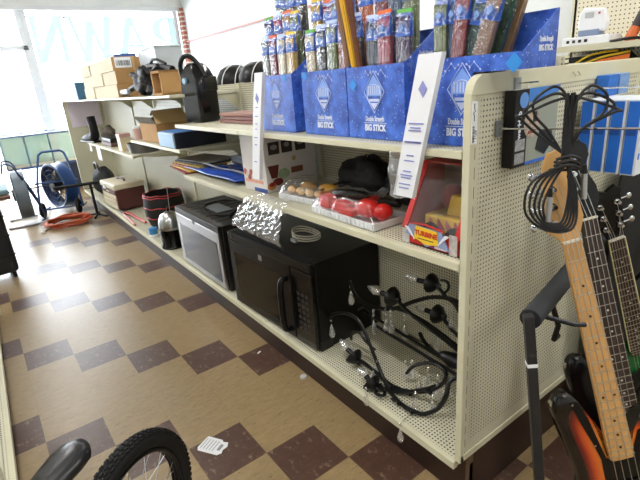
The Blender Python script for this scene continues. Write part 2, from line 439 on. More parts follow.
# ------------------------------------------------------------------ blue display boxes of incense
EMB = M('#c9d3f2', .5); EMB2 = M('#7fa6ee', .5); WTX = M('#e8eefc', .5)
def incense_box(y0, y1, label, notch=False):
    z0, z1, z2 = 0, .218, .305; w = y1-y0; dep = .135; c = .003
    t = thing('incense_display_box', label, 'display box', (.062, y0, 1.1735), 0, 'blue incense display boxes')
    if notch:
        k0 = .034-y0+.006   # the card is cut where it laps over the end panel
        fr = [(0, k0, 0), (0, w, 0), (0, w, z1), (0, 0, z1), (0, 0, .180), (0, k0, .180)]
        bk = [(dep, k0, 0), (dep, w, 0), (dep, w, z2), (dep, 0, z2), (dep, 0, .180), (dep, k0, .180)]
        sd = [(.003, 0, .180), (dep, 0, .180), (dep, 0, z2), (.003, 0, z1)]
    else:
        k0 = 0
        fr = [(0, 0, 0), (0, w, 0), (0, w, z1), (0, 0, z1)]; bk = [(dep, 0, 0), (dep, w, 0), (dep, w, z2), (dep, 0, z2)]
        sd = [(.003, 0, 0), (dep, 0, 0), (dep, 0, z2), (.003, 0, z1)]
    f = MB().prism(fr, (c, 0, 0)).build('front_panel', STAR, t)
    MB().prism(bk, (c, 0, 0)).build('rear_panel', STAR, t)
    s1 = MB().prism(sd, (0, c, 0)).build('side_panel', STAR, t)
    MB().prism([(.003, w-c, 0), (dep, w-c, 0), (dep, w-c, z2), (.003, w-c, z1)], (0, c, 0)).build('side_panel', STAR, t)
    MB().span((.003, k0, 0), (dep, w, c)).build('bottom_panel', STAR, t)
    yc, zc = w*.5, .142
    if notch: yc = .071-y0
    a, b = .060, .062
    e = MB()
    dm = [(0, yc-a*.75, zc), (0, yc, zc+b), (0, yc+a*.75, zc), (0, yc, zc-b)]
    for i in range(4):
        p, q = V(dm[i]), V(dm[(i+1) % 4]); e.tube([p+V((-.0006, 0, 0)), q+V((-.0006, 0, 0))], .0012, 4)
    e.build('printed_diamond', EMB, f)
    e = MB()
    e.prism([(-.0004, yc-.034, zc+.012), (-.0004, yc, zc+.05), (-.0004, yc+.034, zc+.012), (-.0004, yc+.034, zc-.012), (-.0004, yc-.034, zc-.012)], (.0003, 0, 0))
    e.build('printed_panel', EMB2, f)
    e = MB()
    for k in range(6): e.span((-.001, yc-.026+k*.0095, zc-.008), (-.0006, yc-.022+k*.0095, zc+.018))
    e.torus((-.0008, yc, zc-.008), .03, .0012, (1, 0, 0), 24, 4)
    e.span((-.001, yc-.022, zc-.028), (-.0005, yc+.022, zc-.020)); e.prism([(-.001, yc-.018, zc-.032), (-.001, yc+.018, zc-.032), (-.001, yc, zc-.052)], (.0004, 0, 0))
    for q in (-1, 1):
        pts = [(-.0008, yc+q*.012, zc+.058), (-.0008, yc+q*.022, zc+.05), (-.0008, yc+q*.034, zc+.062), (-.0008, yc+q*.052, zc+.044)]
        e.tube(pts, .0007, 4)
        for p in pts: e.ball(p, (.0008, .0028, .0028), 6, 4)
    e.build('printed_stars', EMB, f)
    tm = lambda z: FX((-.0008, yc, z))
    text('Double Strength', .0145, WTX, f, tm(.062) @ Matrix.Diagonal((.86, 1.55, 1, 1)), 'lettering', .0003, .0003)
    MB().span((-.0012, yc-.05, .0495), (-.0006, yc+.05, .0507)).build('printed_rule', WTX, f)
    text('BIG STICK', .0225, WTX, f, tm(.0345) @ Matrix.Diagonal((.92, 1.2, 1, 1)), 'lettering', .0003, .0009)
    ty = -.0008
    text('Double Strength', .0105, WTX, s1, FY((.090, ty, .240)) @ Matrix.Diagonal((.8, 1.5, 1, 1)), 'lettering', .0003, .0003)
    text('BIG STICK', .0145, WTX, s1, FY((.090, ty, .221)) @ Matrix.Diagonal((.9, 1.2, 1, 1)), 'lettering', .0003, .0006)
    return t
TAPE = M('#2f8fe0', .6, var=.03)
def tape(y, z, a=.017, par=None):
    MB().prism([(-.0012, y-a, z), (-.0012, y, z+a), (-.0012, y+a, z), (-.0012, y, z-a)], (.0006, 0, 0)).build('tape_patch', TAPE, par)
BX = [(.850, 1.105), (.527, .782), (.268, .522), (-.088, .186)]
bl = ['blue starry incense display box, farthest of the row of four', 'blue starry incense display box, second farthest of the row of four',
      'blue starry incense display box with a blue tape diamond left of its emblem', 'blue starry incense display box lapping over the cream end panel']
for (a, b), l in zip(BX, bl):
    t = incense_box(a, b, l, a < 0)
    w = b-a
    fp = [c for c in t.children if c.name.startswith('front')][0]
    if a < 0: tape(.02, .195, .022, fp)
    elif a < .5: tape(w-.03, .165, .019, fp)
    elif a < .8: tape(w-.02, .205, .016, fp)
    else: tape(.05, .205, .014, fp)

lb = NT('printed_blue_header'); _n = lb.noise(95, 4); _c = lb.mix(lb.step(lb.noise(40, 2), .3, .7), lin('24489c'), lin('3f6cc8'))
lb.bsdf(lb.mix(lb.math('MULTIPLY', lb.step(_n, .56, .62), .75), _c, lin('c4d2ee')), .3); LAB = lb.m; LABW = M('#86a9e6', .4, var=.3, scale=90)
TOPC = {'o': '#e0662a', 'g': '#5fae4a', 'y': '#e2c23a', 'w': '#b9cbe8', 'r': '#c02c3a'}
def pack(x, y, h, col, label, top='w', tilt=0, w=.044, grp='incense packs standing in the blue boxes'):
    z0 = 1.179
    t = thing('incense_pack', label, 'incense pack', (x, y, z0), 0, grp)
    t.rotation_euler = (tilt, 0, 0)
    m = MB(); n = 7
    for k in range(n):
        for q in (-1, 1):
            yy = -w*.42+w*.84*k/(n-1); j = random.uniform(-.004, .004)
            m.tube([(q*.005+random.uniform(-.001, .001), yy*.9, .002), (q*.006, yy+j*.4, h-.02+j)], .0034, 5)
    m.build('stick_bundle', M(col, .6, var=.15, scale=60), t, smooth=True)
    s = MB()
    pw = lambda v: math.copysign(abs(v)**.55, v)
    def ring(z, a, b): return [V((a*pw(math.cos(k*PI/6)), b*pw(math.sin(k*PI/6)), z)) for k in range(12)]
    s.rings([ring(0, .010, w*.5)]+[[p+V((random.uniform(-.0007, .0007), random.uniform(-.0005, .0005), 0)) for p in ring(h*k/12, .0115, w*.53)] for k in range(1, 12)]+[ring(h, .002, w*.54)], cap=False)
    s.build('sleeve', CRINKLE, t, smooth=True)
    l0 = h-.068
    hd = MB().rings([ring(l0+k*.0205, .0128-.003*k, w*.545) for k in range(4)], cap=False).build('header_label', LAB, t)
    MB().prism([(-.0136, -.009, l0+.022), (-.0136, 0, l0+.033), (-.0136, .009, l0+.022), (-.0136, 0, l0+.011)], (.001, 0, 0)).build('label_print', LABW, hd)
    MB().rings([ring(h-.008, .0045, w*.55), ring(h+.002, .003, w*.55)]).build('label_band', M(TOPC[top], .5), hd)
    return t
CN = {'maroon': '#7c1f35', 'violet': '#3c2356', 'tan': '#b08a58', 'mustard': '#c8a233', 'olive green': '#6f7d4a', 'grey': '#7d7f7c', 'navy': '#22304f', 'dark red': '#8a2228', 'teal': '#27504f', 'pale brown': '#9a7a63',
      'black': '#1d1d22', 'pink': '#b05a70', 'orange': '#d0632a', 'dark green': '#23502f', 'cream': '#cfc3a4', 'rose': '#a8405c', 'steel blue': '#3f5f86', 'coffee brown': '#5c3b2a'}
BN = ['farthest blue box', 'second farthest blue box', 'second nearest blue box', 'nearest blue box']
rows = [
 [(.090, .36, 0, ['grey', 'maroon', 'cream', 'mustard'], 'wowy', 'front'), (.128, .44, 0, ['violet', 'rose', 'tan', 'olive green'], 'gwoy', 'middle'), (.168, .53, 0, ['dark green', 'navy', 'coffee brown', 'black'], 'gwyw', 'back')],
 [(.090, .36, 0, ['cream', 'black', 'olive green', 'dark red'], 'gwwo', 'front'), (.128, .44, 0, ['mustard', 'maroon', 'grey', 'orange'], 'yoww', 'middle'), (.168, .53, 0, ['navy', 'teal', 'tan', 'coffee brown'], 'wgwy', 'back')],
 [(.090, .36, 0, ['black', 'navy', 'rose', 'violet'], 'wwog', 'front'), (.128, .45, 0, ['orange', 'dark red', 'steel blue', 'olive green'], 'yowg', 'middle')],
 [(.090, .36, 0, ['olive green', 'steel blue', 'dark red', 'teal', 'pale brown'], 'gwwww', 'front'), (.128, .43, 0, ['grey', 'navy', 'maroon', 'dark green'], 'wogw', 'middle'), (.168, .48, 0, ['black', 'coffee brown', 'rose', 'tan'], 'wwwy', 'back')]]
for bi, ((a, b), rr) in enumerate(zip(BX, rows)):
    for x0, h, dz, cols, tops, rn in rr:
        if a < 0: lo, hi = .045, b
        else: lo, hi = a, b
        n = len(cols); ww = (hi-lo-.012)/n*.98
        if bi == 3: ww = .044
        for k, cn in enumerate(cols):
            y = hi-.006-(k+.5)*(hi-lo-.012)/n if bi < 3 else .160-.055*k/(n-1)
            x = x0+(.012*(k % 2) if bi == 3 else 0)
            pack(x, y, h+random.uniform(-.012, .012), CN[cn], '%s incense sticks in a clear sleeve, %s row of the %s' % (cn, rn, BN[bi]), tops[k], tilt=(.30*(k/(n-1))**1.3 if bi == 3 else random.uniform(-.05, .05)), w=ww/1.1)
# loose unwrapped bundles leaning in the third box
for nm, col, y, dx, lean in (('taupe brown', '#8a6a55', .546, .0, .10), ('bright yellow', '#dba92a', .518, .0, .12), ('dark brown', '#6b3d22', .491, .002, .13)):
    m = MB()
    for k in range(9):
        a = k*2*PI/9
        m.tube([(.006*math.cos(a)*.6, .006*math.sin(a)-.03, .006), (.006*math.cos(a), .006*math.sin(a), .2), (.008*math.cos(a), .010*math.sin(a)+lean*.35, .42)], .0036, 5, 3)
    tag(m.build('incense_bundle', M(col, .6, var=.12), loc=(.078+dx, y-.02+.0, 1.179), smooth=True), 'bare %s incense bundle leaning out of the second nearest blue box' % nm, 'incense bundle', 'unwrapped incense bundles')

# white slim cartons hanging on the shelf front
PRT = M('#8f93cf', .6)
def carton(y, z0, z1, w, label, lean, twist, lines, tail=0):
    t = thing('incense_carton', label, 'carton', (-.0175, y, z0), 0, 'white slim cartons on the shelf edge')
    h = z1-z0; hw = w/2; dp = .015; cw = .0015
    sh = lambda z: V((0, lean*(z/h)+twist*(z/h)**2, 0))
    b = MB()
    N = 8
    ring = lambda z, e: [V((-e, -hw-e+.0, z))+sh(z), V((dp+e, -hw-e, z))+sh(z), V((dp+e, hw+e, z))+sh(z), V((-e, hw+e, z))+sh(z)]
    b.rings([ring(h*k/N, 0) for k in range(N+1)], cap=False)
    bd = b.build('carton_body', M('#eef0f5', .5, var=.02), t, thick=cw)
    i = MB().rings([ring(h-.05, -.0025), ring(h-.001, -.0025)], cap=False); i.build('kraft_lining', KRAFT, t)
    MB().span((0, -hw, .0), (dp, hw, .002)).build('carton_bottom', WHITE, t)
    for fz, fw_ in lines:
        z = h*fz; q = sh(z)
        MB().span((-.0022, q.y-w*fw_/2, z-.0018), (-.0012, q.y+w*fw_/2, z+.0018)).build('printed_line', PRT, bd)
    p = MB(); zd = h*.78; q = sh(zd)
    p.prism([(-.0022, q.y-.014, zd), (-.0022, q.y, zd+.02), (-.0022, q.y+.014, zd), (-.0022, q.y, zd-.02)], (.001, 0, 0))
    p.build('printed_diamond', PRT, bd)
    if tail:
        t.location.z = z0
        MB().sheet(lambda u, v: (.004+.012*math.sin(u*5)+.004*math.sin(v*9), -hw-.004+(w+.012)*u-.0, -.004+.13*v+.006*math.sin(u*7)), 10, 8).build('plastic_bag_end', BAGGY, t, thick=.0006)
    return t
c2 = carton(.205, 1.035, 1.405, .072, 'tall open white carton with a diamond print hanging before the red toy box', -.100, 0.0, [(.55, .7), (.52, .5), (.50, .6), (.42, .8), (.415, .8), (.32, .35), (.28, .5), (.2, .4), (.17, .6), (.15, .5), (.10, .6), (.07, .5)], 1)
c1 = carton(1.085, .975, 1.405, .062, 'narrow open white carton hanging beside the farthest blue box', -.11, -.02, [(.7, .3), (.62, .4), (.55, .3), (.5, .2), (.42, .4), (.35, .3), (.18, .4)])

# ------------------------------------------------------------------ further things on the upper shelf
t = thing('carry_case', 'black plastic carrying unit with top handle standing beyond the blue boxes', 'carry case', (.17, 2.03, 1.1735), .18)
b = MB()
prof = [(.0, -.078, .070), (.015, -.085, .076), (.19, -.088, .076), (.25, -.080, .073), (.29, -.058, .066), (.32, -.035, .05), (.33, -.02, .036)]
rs = []
for z, a, c in prof:
    rs.append([V((x, y, z)) for x, y in ((-c*.9, a), (-c*.55, a-.012), (c*.55, a-.012), (c*.9, a), (c*.9, -a*.95), (c*.5, -a*1.08), (-c*.5, -a*1.08), (-c*.9, -a*.95))])
b.rings(rs).build('case_body', GLOSSK, t, smooth=True, bevel=.006)
MB().tube([(-.045, .075, .25), (-.055, .070, .32), (-.045, .035, .365), (-.03, -.015, .362), (-.01, -.06, .31), (.0, -.085, .25)], .014, 10, 4).build('handle', BLACK, t, smooth=True)
MB().span((-.03, -.106, .17), (.065, -.092, .25)).build('dark_window', M('#07080a', .05), t, bevel=.01)
MB().cyl((-.062, .02, .235), (-.079, .02, .235), .017, n=20).build('round_badge', M('#8fb4cc', .3), t)

t = thing('bike_helmet', 'black helmet with white stripe lines, nearer to the carry case', 'helmet', (.62, 2.45, 1.347), 0, 'black striped helmets')
MB().lathe([(.0, .125), (.04, .122), (.08, .1), (.105, .06), (.11, .02), (.10, .0), (.095, .0), (.09, .05), (.0, .1)], 24, Matrix.Diagonal((1.2, 1.22, 1.2, 1))).build('shell', BLACK, t, smooth='all')
for q in (-.02, .03):
    MB().tube([(.134*math.cos(a)*(1-q*q*7), q*3, .006+.150*math.sin(a)*(1-q*q*13)) for a in [PI*k/12 for k in range(13)]], .003, 5).build('stripe', WHITE, t)
t2 = copy_tree(t); t2.location = (.62, 2.10, 1.347); t2.rotation_euler = (0, 0, .3); t2['label'] = 'black helmet with white stripe lines, next to the white hanging carton'
# stack of reddish boards behind
BRK = M('#8a5346', .6, var=.15)
for k, (dz, sx, yy, nm) in enumerate(((0, .2, 1.56, 'bottom one of the stack'), (.017, .2, 1.54, 'middle one of the stack'), (.034, .19, 1.57, 'top one with a blue tape patch'))):
    o = MB().span((-.07, -.24, 0), (.07, .24, .0155)).build('picture_frame', M(['#8a5346', '#7b4a40', '#93604c'][k], .5, var=.15), loc=(.24+.01*k, yy, 1.1735+dz), rotz=.03*k, bevel=.002)
    tag(o, 'flat reddish wooden frame, %s beside the carry case' % nm, 'frame', 'stacked wooden frames')
    if k == 2: MB().span((-.0725, -.16, -.004), (-.0705, -.12, .016)).build('tape_patch', TAPE, o)

# ------------------------------------------------------------------ middle shelf
ZM = .8735
# white appliance carton with dessert pictures
t = thing('appliance_carton', 'tall white appliance carton printed with desserts', 'carton', (.0835, 1.175, ZM), .06)
bx = MB().span((0, 0, 0), (.30, .205, .262)).build('carton_body', M('#d9d4d2', .45, var=.04), t, bevel=.002)
fd = lambda c: M(c, .45, var=.2, scale=60)
pr = lambda x0, z0, x1, z1, c, n='printed_picture': MB().span((x0, -.0015, z0), (x1, -.0003, z1)).build(n, fd(c), bx)
for x in (.025, .10, .18): pr(x, .175, x+.062, .232, '#3c3436')
for x, z, rx, rz in ((.056, .208, .02, .012), (.13, .212, .016, .012), (.21, .212, .02, .012)):
    MB().ball((x, -.0022, z), (rx, .0015, rz), 12, 6).build('printed_picture', fd('#a09a98'), bx)
MB().prism([(.012, -.0018, .125), (.075, -.0018, .125), (.062, -.0018, .065), (.028, -.0018, .065)], (0, .001, 0)).build('printed_bowl', fd('#6e2f28'), bx)
MB().ball((.10, -.002, .078), (.034, .001, .026), 14, 6).build('printed_scoop', fd('#a9bf9a'), bx)
MB().ball((.062, -.002, .045), (.03, .001, .018), 14, 6).build('printed_berries', fd('#7c2a24'), bx)
pr(.145, .072, .215, .10, '#7d4a30')
MB().ball((.024, -.003, .030), (.026, .001, .018), 14, 6).build('printed_tart', fd('#c98a4a'), bx); MB().ball((.026, -.004, .038), (.018, .001, .011), 12, 5).build('printed_cherry', fd('#8f1f1c'), bx)
MB().ball((.165, -.002, .142), (.012, .001, .012), 14, 6).build('printed_seal', fd('#c7a878'), bx)
fx = lambda y0, z0, y1, z1, c: MB().span((-.0015, y0, z0), (-.0003, y1, z1)).build('printed_panel', fd(c), bx)
fx(.0, .0, .115, .018, '#3150a0'); fx(.03, .04, .19, .055, '#e3a48c')
for k in range(5): MB().ball((-.001, .185-.018*k, .088-.012*(k % 3)), (.001, .018, .016), 10, 5).build('printed_meat', fd(['#b5574a', '#d8c9c0', '#9d4038'][k % 3]), bx)
MB().torus((-.001, .055, .085), .024, .0015, (1, 0, 0), 24, 5).build('printed_ring', M('#3f62a8'), bx)
MB().ball((-.001, .055, .08), (.001, .018, .014), 12, 5).build('printed_seal', fd('#dfd48a'), bx)
MB().ball((-.001, .06, .222), (.001, .016, .014), 12, 5).build('printed_seal', fd('#c9c27a'), bx); MB().ball((-.001, .035, .215), (.001, .01, .008), 12, 5).build('printed_spot', fd('#e0673c'), bx)
# toy-food tray in clear wrap
def tray(loc, rz, L_, W_, label, items, name='toy_food_tray'):
    t = thing(name, label, 'toy tray', loc, rz, 'shrink-wrapped toy trays')
    m = MB(); h = .028
    m.rings([[V((x*s, y*s2, z)) for x, y in ((-W_/2, -L_/2), (W_/2, -L_/2), (W_/2, L_/2), (-W_/2, L_/2))] for s, s2, z in ((.93, .97, 0), (1, 1, h), (.95, .98, h), (.9, .96, .006))])
    tr = m.build('tray', M('#e9ebee', .45, var=.02), t, bevel=.002)
    r = MB()
    for k in range(16): r.span((-W_/2-.001, -L_/2+L_*(k+.3)/16, .006), (-W_/2+.003, -L_/2+L_*(k+.7)/16, .026))
    r.build('tray_ribs', M('#dfe2e6', .5), tr)
    for o in items:
        nm, fn, mt = o; m = MB(); fn(m); m.build(nm, mt, t, smooth=True, bevel=.003)
    q = MB(); N = 14
    def dome(u, v):
        x = (u-.5)*W_*1.03; y = (v-.5)*L_*1.02; e = min(u, 1-u, v, 1-v)*5; e = min(1, e)
        return (x, y, .028+.062*math.sin(e*PI/2)+.005*math.sin(u*17+v*23)*e)
    q.sheet(dome, N, N*2).build('clear_wrap', CLEAR, t, smooth='all')
    return t
YEL = M('#d9a13a', .4); BEI = M('#d8b27c', .5)
tray((.165, .915, ZM), .10, .29, .17, 'clear-wrapped white tray of yellow and tan toy food', [
  ('toy_bun', lambda m: [m.ball((-.03, .11-.06*k, .035), (.02, .025, .018)) for k in range(4)], BEI),
  ('toy_corn', lambda m: m.ball((.02, -.08, .045), (.026, .065, .026)), YEL),
  ('toy_loaf', lambda m: m.ball((.03, .07, .04), (.026, .05, .022)), M('#c99a55', .5)),
  ('grey_card', lambda m: m.span((.0, -.02, .03), (.07, .13, .036)), M('#8d9096', .5))])
tray((.115, .565, ZM), -.02, .37, .17, 'clear-wrapped white tray of red toy tools with black handles', [
  ('toy_tool', lambda m: (m.span((-.06, .10, .022), (-.01, .165, .068)), m.span((-.06, -.005, .022), (-.015, .078, .060)), m.span((-.07, -.05, .022), (-.03, .03, .045))), RED),
  ('toy_drill', lambda m: (m.ball((-.02, -.085, .052), (.04, .05, .034)), m.ball((-.01, -.150, .048), (.036, .032, .030)), m.ball((.05, -.03, .05), (.024, .05, .026))), RED),
  ('toy_handle', lambda m: m.tube([(.01, .15, .060), (-.01, .07, .078), (.02, -.03, .076)], .019, 8, 4), BLACK),
  ('toy_handle', lambda m: m.tube([(.05, -.07, .060), (.06, -.16, .062)], .015, 8), BLACK),
  ('toy_blade', lambda m: m.span((-.04, .085, .03), (-.03, .115, .05)), STEEL)])
# black drawstring bag
t = thing('drawstring_bag', 'slumped black drawstring bag behind the red toy tray', 'bag', (.335, .70, ZM), 0)
def lump(cx, cy, cz, rx, ry, rz, n=28, m=16, amp=.10, fr=3.0, seed=0):
    rs = []
    for i in range(m+1):
        a = -PI/2+PI*i/m; ring = []
        for k in range(n):
            b = 2*PI*k/n; q = max(math.cos(a), .02)
            f = 1+amp*(math.sin(fr*b+seed+2*a)+.7*math.sin(2.3*fr*a+1.7*b+seed)+.5*math.sin(5*b-3*a+seed*2))
            x, y, z = rx*q*math.cos(b)*f, ry*q*math.sin(b)*f, rz*math.sin(a)*f
            ring.append(V((cx+x, cy+y, max(cz+z, .001))))
        rs.append(ring)
    return rs
m = MB(); m.rings(lump(.0, .05, .075, .085, .15, .088, seed=1, amp=.13)); m.rings(lump(.0, -.14, .06, .065, .14, .058, seed=2.2, amp=.13))
bg = m.build('bag_body', M('#101113', .75, var=.25, scale=50, bs=.4), t, smooth='all')
MB().tube([(-.07, .08, .075), (-.12, .11, .07), (-.17, .15, .05), (-.17, .19, .035), (-.15, .18, .045), (-.10, .14, .065), (-.05, .1, .085)], .0035, 6, 4).build('drawstring', BLACK, t, smooth=True)
m = MB()
for k in range(4): m.tube([(-.074-.001*k, -.07-.016*k, .036), (-.075, -.085-.014*k, .052), (-.060, -.105-.014*k, .072)], .003, 5, 3)
m.build('white_print', M('#9a9ca2', .6), bg)
# red toy vehicle window box
t = thing('toy_vehicle_box', 'red toy vehicle box with a clear window beside the end panel', 'toy box', (.035, .045, ZM), 0)
Wd = .215; hgt = .235; dp = .21
fr = MB(); o_ = .0
def P3(x, y, z): return V((x, y, z))
# sloped front: foot ledge then leaning window
fr.prism([(0, 0, 0), (dp, 0, 0), (dp, 0, hgt), (.10, 0, hgt), (.0, 0, .05)], (0, .004, 0))
fr.prism([(0, Wd-.004, 0), (dp, Wd-.004, 0), (dp, Wd-.004, hgt), (.10, Wd-.004, hgt), (.0, Wd-.004, .05)], (0, .004, 0))
fr.span((0, 0, 0), (dp, Wd, .004)); fr.span((dp-.004, 0, 0), (dp, Wd, hgt)); fr.span((0, 0, 0), (.004, Wd, .05)); fr.span((.10, 0, hgt-.004), (dp, Wd, hgt))
for y in (.0, Wd-.02): fr.prism([(-.001, y, .05), (.003, y, .048), (.104, y, hgt-.002), (.10, y, hgt)], (0, .02, 0))
rb = fr.build('red_card', RED, t)
MB().prism([(.001, .02, .05), (.003, .02, .05), (.103, .02, hgt), (.101, .02, hgt)], (0, Wd-.04, 0)).build('clear_window', WINDOWP, t)
MB().span((.19, .005, .004), (dp-.005, Wd-.005, hgt-.005)).build('grey_backing', M('#8b8b89', .6), t); MB().span((.012, .005, .0042), (.19, Wd-.005, .006)).build('grey_floor', M('#8b8b89', .6), t)
MB().span((-.0015, .008, .0), (-.0002, .035, .06)).build('side_print', M('#c9c3bd', .5, var=.3, scale=80), rb)
MB().span((-.0015, .185, .0), (-.0002, .214, .045)).build('side_print', M('#c9c3bd', .5, var=.3, scale=80), rb)
em = MB().prism([(-.0055, .032, .010), (-.0055, .060, .062), (-.0055, .18, .066), (-.0055, .198, .03), (-.0055, .15, .028), (-.0055, .115, .004), (-.0055, .09, .018)], (.004, 0, 0)).build('wing_emblem', M('#8f9bc0', .45), rb)
m = MB()
for k in range(4):
    for sgn in (-1, 1): m.tube([(-.0062, .115+sgn*(.045+.008*k), .02+.008*k), (-.0062, .115+sgn*(.058+.007*k), .04+.004*k), (-.0062, .115+sgn*(.07+.004*k), .055)], .0016, 5)
m.build('wing_stripes', M('#e8ebf2', .5), em)
ye = MB().prism([(-.0075, .070, .020), (-.0075, .074, .060), (-.0075, .154, .064), (-.0075, .160, .026), (-.0075, .115, .012)], (.002, 0, 0)).build('yellow_plaque', M('#f0c62c', .45), em)
text('TURBINE', .021, M('#c8321c', .5), ye, FX((-.0081, .114, .044)), 'lettering', .0003, .0008)
MB().span((-.0082, .085, .026), (-.0078, .145, .029)).build('plaque_line', M('#6b5a20'), ye)
MB().tube([(-.006, .05, .064), (-.006, .115, .073), (-.006, .175, .068)], .003, 6, 3).build('red_banner', RED, em)
m = MB()
for k in range(8): m.span((-.0006, .045+k*.0055, .006), (-.0002+.0, .049+k*.0055, .013))
m.build('white_lettering_strip', WTX, rb)
MB().ball((-.0005, .018, .012), (.001, .006, .006), 10, 5).build('yellow_dot', M('#f0b92c'), rb); MB().ball((-.0005, .165, .02), (.001, .004, .004), 10, 5).build('yellow_dot', M('#f0b92c'), rb); MB().ball((-.0005, .098, .008), (.001, .004, .004), 10, 5).build('blue_dot', BLUE, rb)
tv = MB()
tv.rings([[V((x, y, z)) for x, y in ((.05, .025), (.17, .025), (.17, .17), (.05, .17))] for z in (.03, .085)]); tv.rings([[V((x, y, z)) for x, y in ((.07+z*.1, .03), (.16-z*.1, .03), (.16-z*.1, .12-.2*(z-.05)), (.07+z*.1, .12-.2*(z-.05)))] for z in (.085, .145)])
tk = tv.build('toy_truck', M('#e0b822', .35), t, bevel=.006)
for y in (.05, .14):
    for x in (.045, .175):
        wh = MB().cyl((x-.012, y, .034), (x+.012, y, .034), .03, n=18).build('truck_wheel', RUBBER, tk)
        MB().cyl((x-.014, y, .034), (x+.014, y, .034), .014, n=14).build('wheel_hub', CHROME, wh) if False else None
m = MB()
for k in range(4): m.prism([(.045, .03+.03*k, .05), (.046, .055+.03*k, .08), (.047, .06+.03*k, .065), (.046, .05+.03*k, .045)], (.002, 0, 0))
m.build('flame_print', M('#b0405a', .5), tk)
MB().ball((.12, .12, .13), (.03, .04, .04)).build('toy_driver', M('#8c2a35', .5), tk, smooth=True)
# blue plastic packet, wrapped bundle, papers
BAGB = M('#2a50b0', .15, var=.2, scale=30, bs=.5)
o = MB().sheet(lambda u, v: (.03+.22*u, -.36+.74*v-.10*u, .022+.016*math.sin(u*PI)*math.sin(v*PI)+.004*math.sin(u*15+v*9)+.006*math.sin(v*21)*u), 20, 24).build('plastic_packet', BAGB, loc=(.03, 1.83, ZM), smooth='all', thick=.006)
tag(o, 'flat glossy blue plastic packet lying on the middle shelf', 'packet')
MB().sheet(lambda u, v: (.10+.02*u, -.33+.66*v, .046+.004*math.sin(v*9)), 2, 12).build('white_strip', WTX, o, thick=.001)
o = MB(); o.rings(lump(0, 0, .04, .07, .20, .034, amp=.08, seed=3)); o = o.build('wrapped_bundle', M('#9fabc4', .15, var=.4, scale=45, bs=.7), loc=(.36, 1.90, ZM+.005), smooth='all')
tag(o, 'crinkled clear-wrapped grey bundle behind the blue packet', 'packet')
pc = [('#8f2a22', 'red-edged bottom'), ('#c9a83a', 'yellow second'), ('#c2452a', 'orange-red third'), ('#d2b44a', 'mustard fourth'), ('#3f4046', 'dark grey fifth'), ('#8a8780', 'pale grey topmost')]
for k, (c, nm) in enumerate(pc):
    o = MB().span((-.11, -.2, 0), (.11, .2, .0085)).build('magazine', M(c, .5, var=.35, scale=30), loc=(.135+.018*k, 2.24-.004*k, ZM+.0005+.0093*k), rotz=-.10+.05*k, bevel=.001)
    tag(o, '%s magazine of the low stack at the far end of the middle shelf' % nm, 'magazine', 'magazines stacked on the middle shelf')

# ------------------------------------------------------------------ bottom shelf
ZB = .1915
def microwave(loc, rz, w, h, dpt, label, body, face, glass, badge, steel):
    t = thing('microwave_oven', label, 'microwave', loc, rz, None)
    MB().span((.022, 0, .0), (dpt, w, h)).build('cabinet', body, t, bevel=.004)
    dr = MB(); dr.span((.0, .165 if not steel else .02, .012), (.02, w-.006, h-.045)); 
    d_ = dr.build('door', face, t, bevel=.004)
    MB().span((-.002, .24 if not steel else .06, .05), (.002, w-.06, h-.11)).build('door_window', glass, d_, bevel=.002)
    MB().span((.0, .006, h-.043), (.02, w-.006, h-.002)).build('vent_grille', body, t, bevel=.003)
    sl = MB()
    for k in range(40): sl.span((.012, .03+k*(w-.06)/40, h-.0015), (.05, .03+(k+.55)*(w-.06)/40, h+.001))
    sl.build('vent_slots', M('#050505', .6) if not steel else M('#6b6660', .5), t)
    return t, d_
t, d_ = microwave((.042, .808, ZB), .0, .755, .432, .405, 'large black microwave oven on the bottom shelf next to the chandelier', M('#09090a', .3, var=.1, spec=.35), M('#070707', .3, spec=.3), M('#0f0c0a', .08, spec=.4), None, False)
t.rotation_euler = (0, 0, .045)
MB().span((.0, .006, .012), (.02, .158, .385)).build('control_panel', M('#0e0e0f', .15), t, bevel=.003)
kp = MB()
for r_ in range(7):
    for c_ in range(3): kp.span((-.001, .04+.032*c_, .08+.03*r_), (.001, .06+.032*c_, .095+.03*r_))
kp.build('keypad', M('#26262a', .4), t)
MB().tube([(.0, .20, .05), (-.035, .20, .065), (-.042, .20, .18), (-.035, .20, .30), (.0, .20, .315)], .014, 8, 4).build('door_handle', M('#08080a', .3, spec=.3), d_, smooth=True)
MB().span((-.0022, .405, .345), (-.0005, .435, .372)).build('badge', M('#8d8d90', .3), d_)
MB().span((.02, -.002, .0), (.09, .05, .045)).build('mounting_corner', M('#1a1a1b', .5), t)
MB().span((-.004, .70, .40), (.0, .706, .43)).build('edge_clip', STEEL, t)
t, d_ = microwave((.02, 1.70, ZB), .0, .735, .415, .38, 'stainless steel microwave oven with a dark window beyond the black one', M('#191818', .4), M('#b4b4b6', .32, 1, var=.04), M('#111316', .1, spec=.28), None, True)
MB().cyl((-.001, .40, .365), (-.004, .40, .365), .012, n=18).build('badge', M('#77797c', .3), d_)
tp = MB()
for k in range(9): tp.span((.04, .02+k*.08, .4155), (.37, .045+k*.08, .4175))
tp.build('top_ribs', M('#2c2925', .6), t)
MB().span((.13, .30, .416), (.24, .52, .4185)).build('paper_label', M('#a9b3b8', .6), t)
MB().tube([(.30, .20, .424), (.16, .14, .424), (.07, .27, .424), (.12, .48, .424), (.24, .56, .424), (.33, .45, .426), (.26, .25, .428), (.13, .12, .424), (.30, .06, .424), (.34, .2, .424)], .005, 6, 6).build('power_cord', RUBBER, t, smooth=True)
